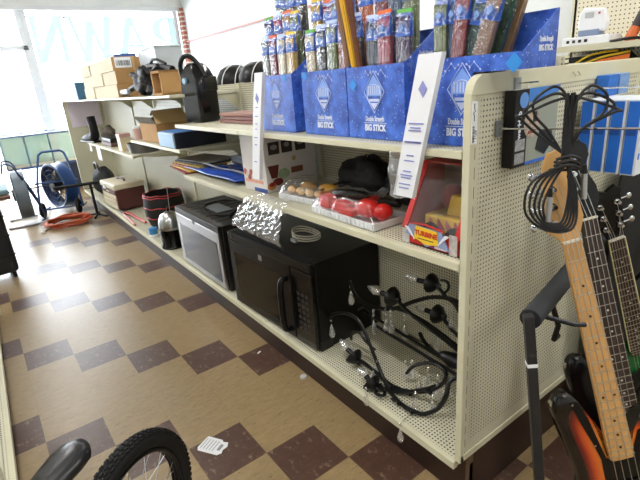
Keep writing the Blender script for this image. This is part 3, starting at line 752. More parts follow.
# clear bag and white coil on the black microwave
ZT = ZB+.434
bp = [(.05, .885), (.03, .893), (.01, .89), (-.022, .872), (-.036, .845), (-.048, .815), (-.058, .785), (-.066, .755), (-.062, .73)]
rb_ = random.Random(3)
jit = {}
def bagf(u, v):
    k = v*(len(bp)-1); i = min(int(k), len(bp)-2); f = k-i
    x = bp[i][0]+(bp[i+1][0]-bp[i][0])*f; z = bp[i][1]+(bp[i+1][1]-bp[i][1])*f
    y = .86+.36*u+(-.04+.20*u)*(v-.5)
    j = .0065 if .28 < v else .003
    return (min(x, .16)+rb_.uniform(-j, 0)-.004, y+rb_.uniform(-j, j), max(z, .636)+rb_.uniform(-.5*j, j))
o = MB().sheet(bagf, 20, 18).build('plastic_bag', BAGGY)
tag(o, 'crumpled clear plastic bag hanging off the middle shelf above the black microwave', 'plastic bag')
t = thing('cable_coil', 'small coil of white cable on top of the black microwave', 'cable', (.225, 1.10, ZT), 0)
pts = []
for k in range(58):
    a = k*2*PI/20; pts.append((.060*math.cos(a), .085*math.sin(a), .006+.0012*k/2+.012*max(0, math.sin(a))))
MB().tube(pts, .0038, 6).build('coil', M('#cfc6b2', .5), t, smooth=True)
MB().span((-.075, -.01, .0), (-.045, .03, .018)).build('cable_tie', M('#a5a7aa', .5), t, bevel=.002)
# steel domed appliance
t = thing('domed_appliance', 'small appliance with steel dome lid and black base', 'appliance', (.088, 2.83, ZB), 0); t.scale = (1.18, 1.18, 1.18)
MB().lathe([(.0, 0), (.083, 0), (.086, .01), (.076, .03), (.076, .125), (.072, .128), (0, .128)], 28).build('base', GLOSSK, t, smooth=True)
MB().lathe([(.078, .128), (.079, .15), (.074, .19), (.055, .225), (.02, .243), (0, .245)], 28).build('dome_lid', STEEL, t, smooth='all')
MB().cyl((0, 0, .24), (.0, -.0, .275), .008, n=10).build('lid_knob', BLACK, t)
MB().cyl((0.005, -.02, .25), (.012, -.03, .40), .002, n=6).build('antenna', STEEL, t)
# black drum with red cord
t = thing('hand_drum', 'round black drum laced with red cord on the bottom shelf', 'drum', (.25, 3.46, ZB), 0)
MB().lathe([(.12, 0), (.15, .03), (.175, .12), (.178, .22), (.165, .31), (.15, .31), (.158, .2), (.14, .03), (0, .03)], 32).build('drum_shell', M('#151517', .6, var=.3, scale=30), t, smooth=True)
for z, r_ in ((.29, .170), (.20, .180), (.11, .176), (.31, .166)):
    pts = [(r_*math.cos(2*PI*k/48), r_*math.sin(2*PI*k/48), z+.005*math.sin(k*PI/3)) for k in range(48)]
    MB().tube(pts, .004, 5, closed=True).build('red_cord', RED, t, smooth=True)
o = MB(); o.rings(lump(0, 0, .06, .09, .13, .055, amp=.12, seed=4)); o = o.build('cloth_bundle', M('#101216', .8), loc=(.33, 3.16, ZB+.004), smooth='all')
tag(o, 'dark crumpled cloth bundle between the drum and the steel microwave', 'cloth')
t = thing('spray_can', 'short blue and white can below the black drum', 'can', (.045, 3.22, ZB), 0)
MB().cyl((0, 0, 0), (0, 0, .075), .036, n=20).build('can_body', M('#3a86c4', .4), t); MB().cyl((0, 0, 0.002), (0, 0, .025), .0365, n=20).build('white_band', WHITE, t)
# bolt cutters
t = thing('bolt_cutters', 'bolt cutters with red handles lying before the drum', 'tool', (.055, 4.02, ZB), 0)
for s_ in (-1, 1):
    MB().tube([(.0, .22, .02), (s_*.03, .10, .02), (s_*.035, -.10, .02), (s_*.05, -.36, .02)], .011, 8, 3).build('handle', RED if s_ > 0 else M('#b4554a', .4), t, smooth=True)
MB().span((-.02, .20, .008), (.02, .34, .032)).build('jaw', BLACK, t, bevel=.006)
# tool chest
t = thing('tackle_box', 'tan and maroon plastic tackle box with drawers on the bottom shelf', 'tackle box', (.04, 4.36, ZB), .06)
MAR = M('#552a28', .5); TAN = M('#c9bd9e', .5)
MB().span((0, 0, .02), (.30, .50, .235)).build('case', MAR, t, bevel=.008)
for k in range(4): 
    q = MB().span((-.008, .02, .025+.052*k), (.012, .48, .070+.052*k)).build('drawer', TAN if k < 3 else MAR, t, bevel=.004)
    MB().span((-.014, .20, .042+.052*k), (-.008, .30, .054+.052*k)).build('drawer_pull', TAN, q)
MB().span((-.012, -.008, .232), (.312, .508, .292)).build('lid', M('#d3cab2', .5), t, bevel=.015)
MB().tube([(.15, .15, .29), (.15, .16, .312), (.15, .34, .312), (.15, .35, .29)], .012, 8, 3).build('carry_handle', MAR, t)
MB().span((-.02, .3, .22), (-.006, .36, .27)).build('latch', WHITE, t)
t = thing('tote_bag', 'black bag at the far end of the bottom shelf', 'bag', (.165, 5.50, ZB), 0); t.scale = (1, 1, 1.1)
m = MB(); m.rings(lump(0, 0, .15, .13, .2, .16, amp=.04, seed=5)); m.build('bag_body', M('#191b20', .7), t, smooth='all')
MB().tube([(-.05, -.12, .28), (-.06, -.08, .36), (-.06, .08, .36), (-.05, .12, .28)], .012, 6, 4).build('strap', BLACK, t)

# ------------------------------------------------------------------ chandelier lying on the near bottom shelf
IRON = M('#0b0c0e', .36, 0, var=.2, spec=.4)
t = thing('chandelier', 'black scrolled candle chandelier with crystal drops lying on the bottom shelf', 'chandelier', (.2, .4, ZB), 0)
O = V((.2, .4, ZB)); off = lambda P: [tuple(V(p)-O) for p in P]
arms = {
'a': [(0.2, 0.744, 0.522), (0.2, 0.727, 0.484), (0.2, 0.696, 0.456), (0.21, 0.631, 0.438), (0.23, 0.518, 0.46), (0.26, 0.42, 0.521), (0.28, 0.338, 0.561), (0.3, 0.249, 0.566), (.30, .17, .52), (.25, .13, .42)],
'b': [(0.12, 0.798, 0.343), (0.12, 0.787, 0.368), (0.12, 0.691, 0.416), (0.12, 0.606, 0.417), (0.12, 0.56, 0.366), (0.12, 0.527, 0.311), (0.12, 0.483, 0.237), (0.093, 0.411, 0.205), (0.068, 0.331, 0.205), (0.068, 0.266, 0.205), (0.087, 0.221, 0.205), (0.12, 0.185, 0.235), (0.13, 0.159, 0.297), (0.15, 0.163, 0.342), (.19, .15, .36)],
'c': [(0.1, 0.61, 0.236), (0.1, 0.552, 0.24), (0.11, 0.485, 0.222), (0.113, 0.409, 0.207), (0.139, 0.337, 0.207), (0.15, 0.248, 0.256), (0.16, 0.202, 0.307), (0.16, 0.185, 0.359), (0.16, 0.212, 0.378), (0.15, 0.258, 0.372), (0.14, 0.317, 0.333), (0.14, 0.353, 0.283)],
'd': [(0.2, 0.463, 0.541), (0.2, 0.416, 0.511), (0.2, 0.316, 0.483), (0.22, 0.24, 0.445), (0.24, 0.16, 0.40)],
'e': [(0.33, 0.386, 0.582), (0.33, 0.352, 0.564), (0.32, 0.319, 0.553), (0.3, 0.249, 0.54), (.27, .16, .44)],
'f': [(0.34, 0.363, 0.451), (0.34, 0.334, 0.432), (0.32, 0.289, 0.425), (0.3, 0.236, 0.42), (.25, .15, .40)],
'h': [(0.055, 0.452, 0.214), (0.074, 0.425, 0.207), (0.11, 0.36, 0.207), (.15, .26, .26), (.2, .16, .34)],
'j': [(0.24, 0.56, 0.452), (0.25, 0.47, 0.462), (0.26, 0.38, 0.45), (0.26, 0.28, 0.43), (.25, .15, .40)],
'k': [(0.2, 0.70, 0.40), (0.2, 0.655, 0.43), (0.2, 0.62, 0.42), (0.2, 0.61, 0.385), (0.2, 0.59, 0.33)],
'l': [(0.12, 0.660, 0.30), (0.12, 0.648, 0.34), (0.12, 0.60, 0.358), (0.12, 0.565, 0.335), (0.14, 0.53, 0.30)],
'm': [(0.33, 0.352, 0.61), (0.33, 0.325, 0.612), (0.33, 0.315, 0.59), (0.32, 0.33, 0.562)],
'n': [(0.08, 0.44, 0.214), (0.06, 0.395, 0.212), (0.04, 0.385, 0.212), (0.03, 0.41, 0.212), (0.045, 0.425, 0.212)],
'i': [(0.3, 0.432, 0.356), (0.28, 0.393, 0.345), (0.26, 0.334, 0.34), (0.24, 0.26, 0.355), (0.22, 0.16, 0.384)]}
for k, P in arms.items():
    ao = MB().tube(off(P), .0086 if k not in 'klmn' else .0065, 8, 6, flat=.8).build('arm', IRON, t, smooth=True)
    if k in 'bc':
        for j in (8, 9) if k == 'b' else (3, 4, 5):
            p = V(off(P)[j]); MB().tube([p, p+V((-.012, .012, .004)), p+V((-.020, .022, .010))], [.007, .008, .002], 6).build('leaf', IRON, ao)
            MB().tube([p, p+V((-.012, -.014, .002)), p+V((-.020, -.024, .004))], [.007, .008, .002], 6).build('leaf', IRON, ao)
for A, B in (((.25, .72, .365), (.22, .10, .352)), ((.215, .62, .352), (.2, .10, .340))):
    MB().tube(off([A, B]), .0072, 8).build('centre_rod', IRON, t, smooth=True)
ax = (V((0, -1, .0))).to_track_quat('Z', 'Y').to_matrix().to_4x4(); ax.translation = V((.23, .26, .37))-O
MB().lathe([(0, 0), (.016, 0), (.022, .02), (.03, .05), (.024, .08), (.034, .1), (.036, .14), (.02, .16), (0, .165)], 20, ax).build('hub', IRON, t, smooth=True)
def candle(tip, mid, cup, nm):
    tip, mid, cup = [V(p)-O for p in (tip, mid, cup)]; dr = (tip-cup).normalized()
    q = dr.to_track_quat('Z', 'Y').to_matrix().to_4x4(); q.translation = cup
    o = MB().lathe([(0, -.028), (.009, -.028), (.012, -.016), (.024, -.008), (.036, .006), (.040, .018), (.034, .016), (.014, .006), (0, .006)], 20, q).build('drip_pan', IRON, t, smooth=True)
    L_ = (mid-cup).length
    MB().tube([cup, mid], .0108, 12).build('candle_sleeve', BLACK, o, smooth=True)
    q2 = q.copy(); q2.translation = mid; b_ = (tip-mid).length
    MB().lathe([(.009, 0), (.016, b_*.15), (.0205, b_*.38), (.015, b_*.65), (.006, b_*.9), (0, b_)], 16, q2).build('flame_bulb', CRYSTAL, o, smooth='all')
for c in (((.1, .714, .290), (.1, .662, .258), (.1, .61, .236)), ((.2, .632, .54), (.2, .545, .534), (.2, .470, .539)), ((.33, .545, .575), (.33, .468, .572), (.33, .386, .582)), ((.34, .495, .441), (.34, .435, .445), (.34, .363, .451)), ((.05, .535, .255), (.052, .492, .236), (.055, .452, .214))): candle(*c, '')
def drop(p, n=2, s=1.0):
    p = V(p)-O; m = MB()
    for k in range(n): m.ball(p+V((0, 0, -.012*k*s)), (.004*s, .004*s, .006*s), 6, 4)
    z = -.012*n*s
    m.lathe([(0, z), (.003*s, z-.006*s), (.0085*s, z-.026*s), (.0095*s, z-.034*s), (.006*s, z-.043*s), (0, z-.047*s)], 8, Matrix.Translation(p))
    m.build('crystal_drop', CRYSTAL, t)
for p in ((.2, .744, .515), (.12, .798, .338), (.12, .66, .30), (.2, .60, .43), (.25, .47, .44), (.28, .36, .34), (.13, .22, .262), (.18, .40, .29), (.22, .545, .452), (.22, .515, .455), (-.006, .427, .245), (-.006, .247, .195), (.2, .384, .29), (.085, .26, .275), (.1, .63, .275), (.12, .50, .27), (.15, .30, .30), (.33, .30, .52), (.3, .34, .42), (.16, .22, .33), (.08, .48, .275), (.2, .3, .30)):
    drop(p, 2 if p[2] > .4 else 1, 1.6 if p[2] > .29 else 1.35)
MB().tube(off([(-.006, .427, .25), (.0, .43, .235), (.03, .44, .215)]), .001, 4).build('drop_wire', STEEL, t); MB().tube(off([(-.006, .247, .2), (.012, .25, .196), (.06, .262, .2)]), .001, 4).build('drop_wire', STEEL, t)

# ------------------------------------------------------------------ far shelves
WC = M('#d8cab0', .8, var=.04);  # pale carton tone with the window glow's bleaching painted in
for r_ in range(3):
    for c_ in range(3):
        o = thing('carton', '%s cardboard carton in the %s column of the stack on the far top shelf' % (('bottom', 'middle', 'top')[r_], ('nearest', 'central', 'farthest')[c_]), 'carton', (.06+.008*((r_+c_) % 2), 3.46+.455*c_, 1.338+.104*r_), .0, 'stacked cardboard cartons')
        b = MB().span((0, 0, 0), (.33, .45, .103)).build('carton_body', KRAFT if c_ == 0 else WC, o, bevel=.002)
        MB().span((-.0012, .001, .001), (.0, .449, .102)).build('glow_bleached_face', WC, b)  # aisle face whitened in colour to stand for the bloom
        MB().span((.155, -.001, .001), (.175, .45, .1045)).build('packing_tape', M('#c9a877', .3), b)
        if c_ == 0 and r_ == 2:
            q = MB().span((.02, -.002, .02), (.15, -.0005, .098)).build('shipping_label', WHITE, b); m = MB()
            for k in range(16): m.span((.03+.007*k, -.003, .035), (.03+.007*k+random.choice((.002, .004)), -.002, .075))
            m.build('barcode', M('#3a3a3c'), q)
o = MB().span((0, 0, 0), (.18, .25, .03)).build('small_box', M('#3a5a9c', .5), loc=(.12, 3.6, 1.65), bevel=.003); tag(o, 'small flat blue box on top of the carton stack', 'box')
o = thing('printed_carton', 'blue and white printed carton at the far end of the top shelf', 'carton', (.02, 5.05, 1.338), 0); b = MB().span((0, 0, 0), (.34, .95, .18)).build('carton_body', M('#2f6488', .5, var=.15), o, bevel=.003)
m = MB()
for k in range(5): m.span((-.002, .05+.16*k, .10), (-.0005, .16+.16*k, .17)); m.prism([(-.002, .06+.16*k, .02), (-.002, .1+.16*k, .085), (-.002, .15+.16*k, .03)], (.0015, 0, 0))
m.build('white_print', M('#e6eef2', .5), b)
# black tangled tool
t = thing('folded_tripod', 'black tangled tripod gear lying before the cartons', 'tripod', (.09, 2.94, 1.338), 0)
m = MB(); m.tube([(.0, .45, .03), (.06, .1, .10), (.10, -.2, .19)], .022, 8, 3); m.build('leg', BLACK, t)
MB().tube([(.12, .40, .17), (.10, .0, .20), (.14, -.36, .16)], .024, 8, 3).build('leg', BLACK, t); MB().tube([(.03, .25, .16), (.06, -.05, .12), (.02, -.15, .02)], .02, 8, 3).build('leg', BLACKM, t)
m = MB(); m.rings(lump(.04, .0, .10, .06, .12, .09, amp=.15, seed=7)); m.build('head', BLACKM, t); MB().span((-.02, .30, .02), (.02, .52, .06)).build('foot_plate', M('#9aa0a4', .4), t, bevel=.01); MB().tube([(.12, .2, .13), (.1, -.1, .24), (.12, -.3, .2)], .01, 6, 3).build('strap', BLACK, t)
t = thing('wooden_box', 'small square wooden frame box near the carry case', 'box', (.07, 2.38, 1.338), .12)
m = MB(); m.span((0, 0, 0), (.17, .015, .15)); m.span((0, .12, 0), (.17, .135, .15)); m.span((0, 0, .135), (.17, .135, .15)); m.span((0, 0, 0), (.17, .135, .015)); m.build('frame', KRAFT, t, bevel=.002)
MB().span((.15, .015, .015), (.165, .12, .135)).build('backing', M('#4b3a2a'), t)
t = thing('plastic_tub', 'translucent grey plastic tub behind the black tripod gear', 'tub', (.35, 3.16, 1.338), 0)
MB().rings([[V((x*s, y*s, z)) for x, y in ((-.10, -.22), (.10, -.22), (.10, .22), (-.10, .22))] for s, z in ((.85, 0), (1, .33), (.97, .33), (.82, .01))]).build('tub_body', M('#c3ccd4', .4), t, bevel=.008)
MB().span((-.105, -.225, .328), (.105, .225, .345)).build('lid', M('#b9c3cd', .4), t, bevel=.006)
# second far shelf z=1.02
Z2 = 1.0215
t = thing('open_carton', 'open brown carton with black flaps on the short far shelf', 'carton', (.06, 2.62, Z2), .05)
m = MB(); hh = .13
m.span((0, 0, 0), (.26, .003, hh)); m.span((0, .337, 0), (.26, .34, hh)); m.span((0, 0, 0), (.003, .34, hh)); m.span((.257, 0, 0), (.26, .34, hh)); m.span((0, 0, 0), (.26, .34, .003))
cb = m.build('carton_body', KRAFT, t)
MB().prism([(.0, .0, hh), (.0, .34, hh), (-.03, .36, hh+.05), (-.03, .0, hh+.045)], (.003, 0, .002)).build('flap', M('#8c8880', .7, var=.4, scale=40), t)
MB().prism([(0, 0, hh), (.26, 0, hh), (.24, .10, hh+.085), (.02, .10, hh+.085)], (0, .003, .002)).build('flap', M('#c9a873', .8), t); MB().prism([(.02, .10, hh+.085), (.24, .10, hh+.085), (.22, .2, hh+.05), (.04, .2, hh+.05)], (0, .003, .003)).build('flap', BLACKM, t)
m = MB(); m.rings(lump(.12, .2, .10, .10, .11, .07, amp=.15, seed=9)); m.build('contents', BLACKM, t)
t = thing('equipment_box', 'dark blue box with pale blue end at the near end of the short far shelf', 'box', (.005, 2.13, Z2), .0)
MB().span((0, 0, 0), (.34, .30, .095)).build('box_body', M('#0f1826', .35), t, bevel=.004); MB().span((-.003, .02, .004), (.0, .298, .09)).build('end_label', M('#8fb7dc', .5), t); MB().span((.01, .02, .0945), (.20, .29, .0965)).build('top_label', M('#4f84c4', .5), t)
t = thing('lidded_jar', 'pale pink jar left of the open brown carton', 'jar', (.06, 3.10, Z2), 0)
MB().lathe([(0, 0), (.04, 0), (.042, .08), (.036, .085), (0, .085)], 18).build('jar_body', M('#c9a49c', .5), t, smooth=True); MB().cyl((0, 0, .085), (0, 0, .1), .038).build('lid', WHITE, t)
# third far shelf z=.887
Z3 = .8885
t = thing('work_boot', 'black upright boot shape at the far end of the low far shelf', 'boot', (.05, 4.92, Z3), .2)
m = MB(); m.tube([(.0, .24, .03), (-.01, .08, .045), (.0, -.04, .06), (.0, -.07, .14), (.0, -.05, .27)], [.032, .05, .052, .042, .046], 12, 5); m.build('upper', BLACKM, t, smooth='all'); MB().span((-.05, -.12, 0), (.045, .27, .018)).build('sole', BLACK, t, bevel=.008)
m = MB(); m.rings(lump(0, 0, .075, .08, .10, .08, amp=.15, seed=11)); o = m.build('cap', M('#6d655c', .8, var=.3), loc=(.17, 4.70, Z3+.004), smooth='all'); tag(o, 'grey crumpled cap behind the black boot', 'cap')
o = thing('flat_case', 'flat black case beside the boot on the low far shelf', 'case', (.05, 4.12, Z3), 0); MB().span((0, 0, 0), (.2, .42, .035)).build('case_lower', M('#6d5149', .6), o, bevel=.004); MB().span((.005, .01, .036), (.19, .40, .075)).build('case_upper', BLACK, o, bevel=.01)
t = thing('spice_tin', 'cream tin with a pink lid on the low far shelf', 'tin', (.03, 3.62, Z3), 0); MB().span((0, 0, 0), (.09, .12, .12)).build('tin_body', M('#d6c7a2', .4), t, bevel=.004); MB().span((-.003, -.003, .12), (.093, .123, .15)).build('lid', M('#c59a92', .4), t, bevel=.004)
t = thing('metal_pan', 'round dull metal pan at the near end of the low far shelf', 'pan', (.16, 3.40, Z3), 0); MB().lathe([(0, 0), (.12, 0), (.135, .08), (.13, .08), (.117, .006), (0, .006)], 26).build('pan_body', M('#77787a', .3, .8), t, smooth=True); MB().tube([(.13, 0, .07), (.27, .03, .08)], .01, 6).build('pan_handle', BLACK, t)

# ------------------------------------------------------------------ things hung on the end panel
t = thing('peg_hook', 'long chrome peg hook sticking out from the cream end panel', 'hook', (.112, 0, 1.215), 0)
MB().span((-.010, -.006, -.02), (.010, -.0012, .02)).build('base_plate', M('#8d9093', .4, .6), t)
MB().tube([(0, -.004, 0), (0, -.36, .014), (0, -.375, .024)], .0024, 8).build('rod', CHROME, t)
t = thing('scanner_box', 'black and grey printed accessory box hung on the end panel', 'box', (.136, -.030, 1.112), 0)
MB().span((0, 0, 0), (.205, .026, .192)).build('box_body', M('#9aa193', .4, var=.04), t, bevel=.0015)
MB().span((-.0015, -.001, .0), (.0, .027, .192)).build('spine_card', BLACK, t)
fb_ = MB().span((.0, -.002, .0), (.058, -.0005, .192)).build('front_border', BLACK, t)
MB().prism([(.058, -.002, .160), (.13, -.002, .160), (.205, -.002, .178), (.205, -.002, .192), (.058, -.002, .192)], (0, .0015, 0)).build('blue_top', M('#3c7fd0', .5, var=.15), t); MB().span((.056, -.002, .0), (.205, -.0005, .008)).build('blue_foot', M('#3c6fd0', .5), t)
text('PowerHub', .021, WTX, fb_, frame((.022, -.0025, .095), (0, 0, 1), (-1, 0, 0)), 'lettering', .0003, .0004)
MB().cyl((.036, -.002, .166), (.036, -.0034, .166), .019, n=20).build('blue_seal', M('#5f92d6', .5), t)
MB().cyl((.078, -.001, .105), (.078, -.0026, .105), .036, n=24).build('round_photo', M('#cdb8a4', .5, var=.5, scale=90), t)
MB().span((.082, -.0036, .108), (.098, -.0026, .134)).build('photo_detail', BLACK, t)
MB().span((.062, -.0036, .080), (.095, -.0026, .088)).build('photo_detail', M('#8a4a34'), t)
MB().prism([(.105, -.002, .035), (.12, -.002, .082), (.18, -.002, .078), (.188, -.002, .045), (.15, -.002, .015)], (0, .0012, 0)).build('product_photo', M('#1e2022', .5), t)
for z in (.008, .042): MB().span((.008, -.003, z), (.050, -.0021, z+.028)).build('small_photo', M('#a9acb0', .5, var=.4, scale=120), t)
MB().tube([(.08, .016, .19), (.08, .016, .20)], .004, 6).build('hang_loop', WHITE, t)
t = thing('peg_bracket', 'small metal bracket above the black accessory box', 'bracket', (.182, 0, 1.318), 0); MB().span((-.012, -.008, -.014), (.012, -.0012, .014)).build('plate', M('#a4a7aa', .4, .6), t); MB().tube([(0, -.006, 0), (0, -.06, .002)], .002, 6).build('rod', CHROME, t)
t = thing('peg_clip', 'tiny wire clip on the top rim of the end panel', 'clip', (.47, -.002, 1.325), 0); MB().tube([(-.015, -.002, .005), (-.015, -.010, -.006), (.015, -.010, -.006), (.015, -.002, .005)], .0014, 6).build('wire', M('#b8b29c', .4, .6), t)
# bundle of black cable with metal plugs
t = thing('cable_bundle', 'hanging bundle of black instrument cable with metal plugs', 'cable', (.078, -.192, 1.200), -.62); t.scale = (.74, .74, .80)
CB = M('#17181b', .5, var=.1); m = MB()
for k in range(3):
    dx = .020*k; m.tube([(-.01, .0, -.03), (-.05-dx, .01, .03), (-.095-dx*1.2, .005, .075), (-.10-dx, .0, .115-.02*k), (-.05, -.012, .145-.018*k), (-.01, -.01, .10), (.0, .0, .0)], .0038, 7, 6)
    m.tube([(.01, .0, -.03), (.03, -.02, .03), (.08+dx*.8, -.03, .07), (.085+dx, -.03, .115-.02*k), (.045, -.02, .14-.018*k), (.012, -.01, .10), (.003, .0, -.01)], .0038, 7, 6)
for k in range(7): m.tube([(-.016+.005*k, -.01+.004*(k % 3), .12+.006*(k % 2)), (-.012+.004*k, -.006, .02), (-.01+.003*k, -.008, -.06)], .0042, 7, 3)
m.build('upper_loops', CB, t, smooth=True)
m = MB()
for k in range(3): m.tube([(-.035, -.02, -.045-.012*k), (.0, -.03, -.035-.012*k), (.035, -.02, -.05-.012*k), (.0, .01, -.06-.01*k), (-.034, -.014, -.052-.01*k)], .0045, 7, 5)
m.build('wrap', CB, t, smooth=True)
m = MB()
for k in range(5):
    d_ = .019*k; m.tube([(-.0, -.01, -.06), (-.03-d_, -.015-.004*k, -.10), (-.06-d_*.7, -.02, -.165-d_*.3), (-.05, -.03, -.215-d_*.35), (-.005+d_*.4, -.03-.003*k, -.22-d_*.2), (.012+d_*.3, -.02, -.14), (.006, -.01, -.06)], .0038, 7, 6)
m.build('lower_loops', CB, t, smooth=True)
for p, q in (((.045, -.035, -.085), (.05, -.037, -.155)), ((-.055, -.045, -.14), (-.055, -.048, -.21))):
    u_ = MB().cyl(p, q, .0085, n=14).build('metal_plug', STEEL, t); MB().cyl(V(p)+(V(p)-V(q))*.35, p, .005, .0075, n=10).build('plug_boot', BLACK, u_)
# blue and white boxes on one hook
BB = M('#1f6fd8', .4, var=.05); BW = M('#dfe5ec', .45, var=.04)
nm = ['nearest', 'second nearest', 'third nearest', 'farthest']
for k in range(4):
    o = thing('cable_box', 'blue and white cable box, %s of the four hung on one hook' % nm[k], 'box', (.496, -.180+.041*k, 1.044), 0, 'blue cable boxes on the end panel')
    b = MB().span((0, 0, 0), (.155, .038, .205)).build('box_body', BW, o, bevel=.0015)
    MB().span((-.0015, .006, .004), (-.0002, .036, .201)).build('blue_spine', BB, b)
    MB().span((-.0025, .010, .11), (-.0016, .036, .13)).build('spine_band', M('#1a4fa4', .4), b)
    if k == 0:
        m = MB(); m.tube([(.0, -.003, .13), (.05, -.003, .125), (.12, -.003, .14)], .008, 6, 4); m.tube([(.03, -.003, .12), (.035, -.003, .09), (.03, -.003, .065)], .004, 6, 3); m.tube([(.07, -.003, .12), (.075, -.003, .10), (.07, -.003, .08)], .004, 6, 3); m.build('cable_picture', M('#24262b', .5), b)
        MB().span((.010, -.0015, .17), (.02, -.0003, .187)).build('corner_mark', M('#4a5058'), b); MB().span((.006, -.0015, .045), (.012, -.0003, .062)).build('blue_mark', BB, b)
t = thing('peg_hook', 'chrome peg hook carrying the blue cable boxes', 'hook', (.575, 0, 1.275), 0); MB().span((-.010, -.006, -.014), (.010, -.0012, .014)).build('base_plate', M('#8d9093', .4, .6), t); MB().tube([(0, -.004, 0), (0, -.22, .004)], .0024, 8).build('rod', CHROME, t)
for dx, dy in ((.0, -.02), (.075, -.02)):
    o = MB().span((0, 0, 0), (.065, .035, .06)).build('card_packet', M('#2f74d0' if dx == 0 else '#7fa6de', .4, var=.25, scale=60), loc=(.605+dx, -.0375, 1.250), bevel=.001)
    tag(o, ('small blue packet behind the blue cable boxes' if dx == 0 else 'small pale blue packet at the right of the end panel'), 'packet')

# ------------------------------------------------------------------ guitars on the rack
MAPLE = M('#cf9f60', .4, var=.05, scale=20); ROSE = M('#3a2820', .5, var=.1); FRET = M('#c8c4b4', .3, .8)
NICK = M('#c9cbcd', .2, 1)
def burst():
    t = NT('sunburst_lacquer'); a = t.new('Attribute', attribute_name='burst')
    r = t.new('ValToRGB'); t.link(a.outputs['Fac'], r.inputs[0]); e = r.color_ramp.elements
    e[0].position = .0; e[0].color = lin('0a0706'); e[1].position = 1; e[1].color = lin('e08a2c')
    for p, c in ((.30, '100706'), (.46, '7a1c0c'), (.66, 'c8501a')):
        q = e.new(p); q.color = lin(c)
    t.bsdf(r.outputs[0], .12, spec=.6); return t.m
BURST = burst()
OUT = [(-.034, -.60), (-.040, -.55), (-.052, -.48), (-.068, -.43), (-.090, -.400), (-.116, -.402), (-.134, -.435), (-.132, -.50), (-.120, -.58), (-.116, -.66), (-.140, -.74), (-.160, -.81), (-.152, -.87), (-.110, -.915), (-.05, -.93),
       (.03, -.93), (.10, -.905), (.145, -.86), (.155, -.80), (.135, -.73), (.105, -.67), (.100, -.61), (.118, -.56), (.120, -.52), (.100, -.495), (.072, -.51), (.050, -.555), (.038, -.60)]
def guitar(nm, label, cat, nut, d, w, body_mat, board_mat, neck_mat, head_mat, guard, L0=.864, frets=20, nstr=4, head='bass', hw=(.020, .031), sc=1.0, binding=None, dots=None):
    H = .93*sc; d = V(d).normalized(); x = V(w); x = (x-d*x.dot(d)).normalized(); y = d.cross(x)
    root = thing(nm, label, cat, V(nut)-d*H)
    root.rotation_euler = Matrix((x, y, d)).transposed().to_euler()
    z_ = lambda z: z*sc+H
    # body: stacked inset rings, with the inset fraction kept for the sunburst
    P = [V((p[0]*sc, 0, z_(p[1]))) for p in catmull([(a, b, 0) for a, b in OUT], 3)]
    def spine(p):
        z = min(max(p.z, z_(-.84)), z_(-.60)); return V((0, 0, z))
    th_ = .042
    levels = [(0, th_/2+.002), (0, .010), (.03, .003), (.10, .0), (.25, 0), (.40, 0), (.55, 0), (.75, 0), (.97, 0)]
    m = MB(); fr = []; rs = []
    for q, dy in levels: rs.append([p.lerp(spine(p), q)+V((0, dy, 0)) for p in P]); fr += [q]*len(P)
    nf = len(rs); bk = [[V((v.x, th_-v.y+.0, v.z)) for v in r] for r in rs[1:]]
    rings = rs[::-1]+bk; val = [q for q, _ in levels][::-1]+[q for q, _ in levels[1:]]
    m.rings(rings); n_ = len(P)
    b = m.build('body', body_mat, root, smooth=True)
    at = b.data.attributes.new('burst', 'FLOAT', 'POINT')
    for k, v in enumerate(b.data.vertices): at.data[k].value = min(1, val[min(k//n_, len(val)-1)]*1.5)
    if guard:
        gp = [(-.092, -.425), (-.076, -.49), (-.058, -.555), (-.047, -.605), (-.050, -.68), (-.085, -.73), (-.06, -.80), (.04, -.80), (.085, -.73), (.085, -.62), (.10, -.53), (.06, -.545), (.036, -.60), (.0, -.61), (-.034, -.605), (-.044, -.55), (-.056, -.48), (-.072, -.425)]
        g_ = MB().prism([(a*sc, -.003, z_(c)) for a, c in gp], (0, .0028, 0)).build('pickguard', guard, root)
        for a, c in gp[:12:2]: MB().cyl((a*.95*sc, -.0045, z_(c-.004)), (a*.95*sc, -.003, z_(c-.004)), .003, n=8).build('guard_screw', NICK, g_)
    MB().span((-.045*sc, -.012, z_(-.71)), (.045*sc, -.0028, z_(-.68))).build('pickup', BLACK, root, bevel=.004)
    MB().span((-.04*sc, -.012, z_(-.885)), (.04*sc, -.0005, z_(-.85))).build('bridge', NICK, root, bevel=.002)
    for s_ in ((-.128, -.435), (.0, -.935)):
        k = MB().cyl((s_[0]*sc, th_/2, z_(s_[1])), (s_[0]*sc*1.02, th_/2, z_(s_[1]+(.016 if s_[1] > -.6 else -.0))), .006, .008, 12).build('strap_button', NICK, root)
    # neck and fingerboard
    ze = -L0*(1-2**(-frets/12))/sc-.012
    nk = MB(); rs = []
    for z, q in ((0, hw[0]), (ze*.93, hw[1]), (ze, hw[1]*.92)):
        rs.append([V((a*q, c, z_(z))) for a, c in ((-1, -.012), (1, -.012), (1, -.006), (.8, .006), (.4, .012), (-.4, .012), (-.8, .006), (-1, -.006))])
    if neck_mat: nk.rings(rs).build('neck', neck_mat, root)
    fb = MB()
    fb.rings([[V((a*q*1.002, c, z_(z))) for a, c in ((-1, -.0175), (-.5, -.0185), (.5, -.0185), (1, -.0175), (1, -.011), (-1, -.011))] for z, q in ((0, hw[0]), (ze*.95, hw[1]), (ze, hw[1]*.86))])
    fo = fb.build('fingerboard', board_mat, root)
    if binding:
        bm_ = MB()
        for s_ in (-1, 1): bm_.tube([(s_*(hw[0]+.001), -.0165, z_(0)), (s_*(hw[1]+.001), -.0165, z_(ze*.95))], .0022, 5)
        bm_.build('binding', binding, fo)
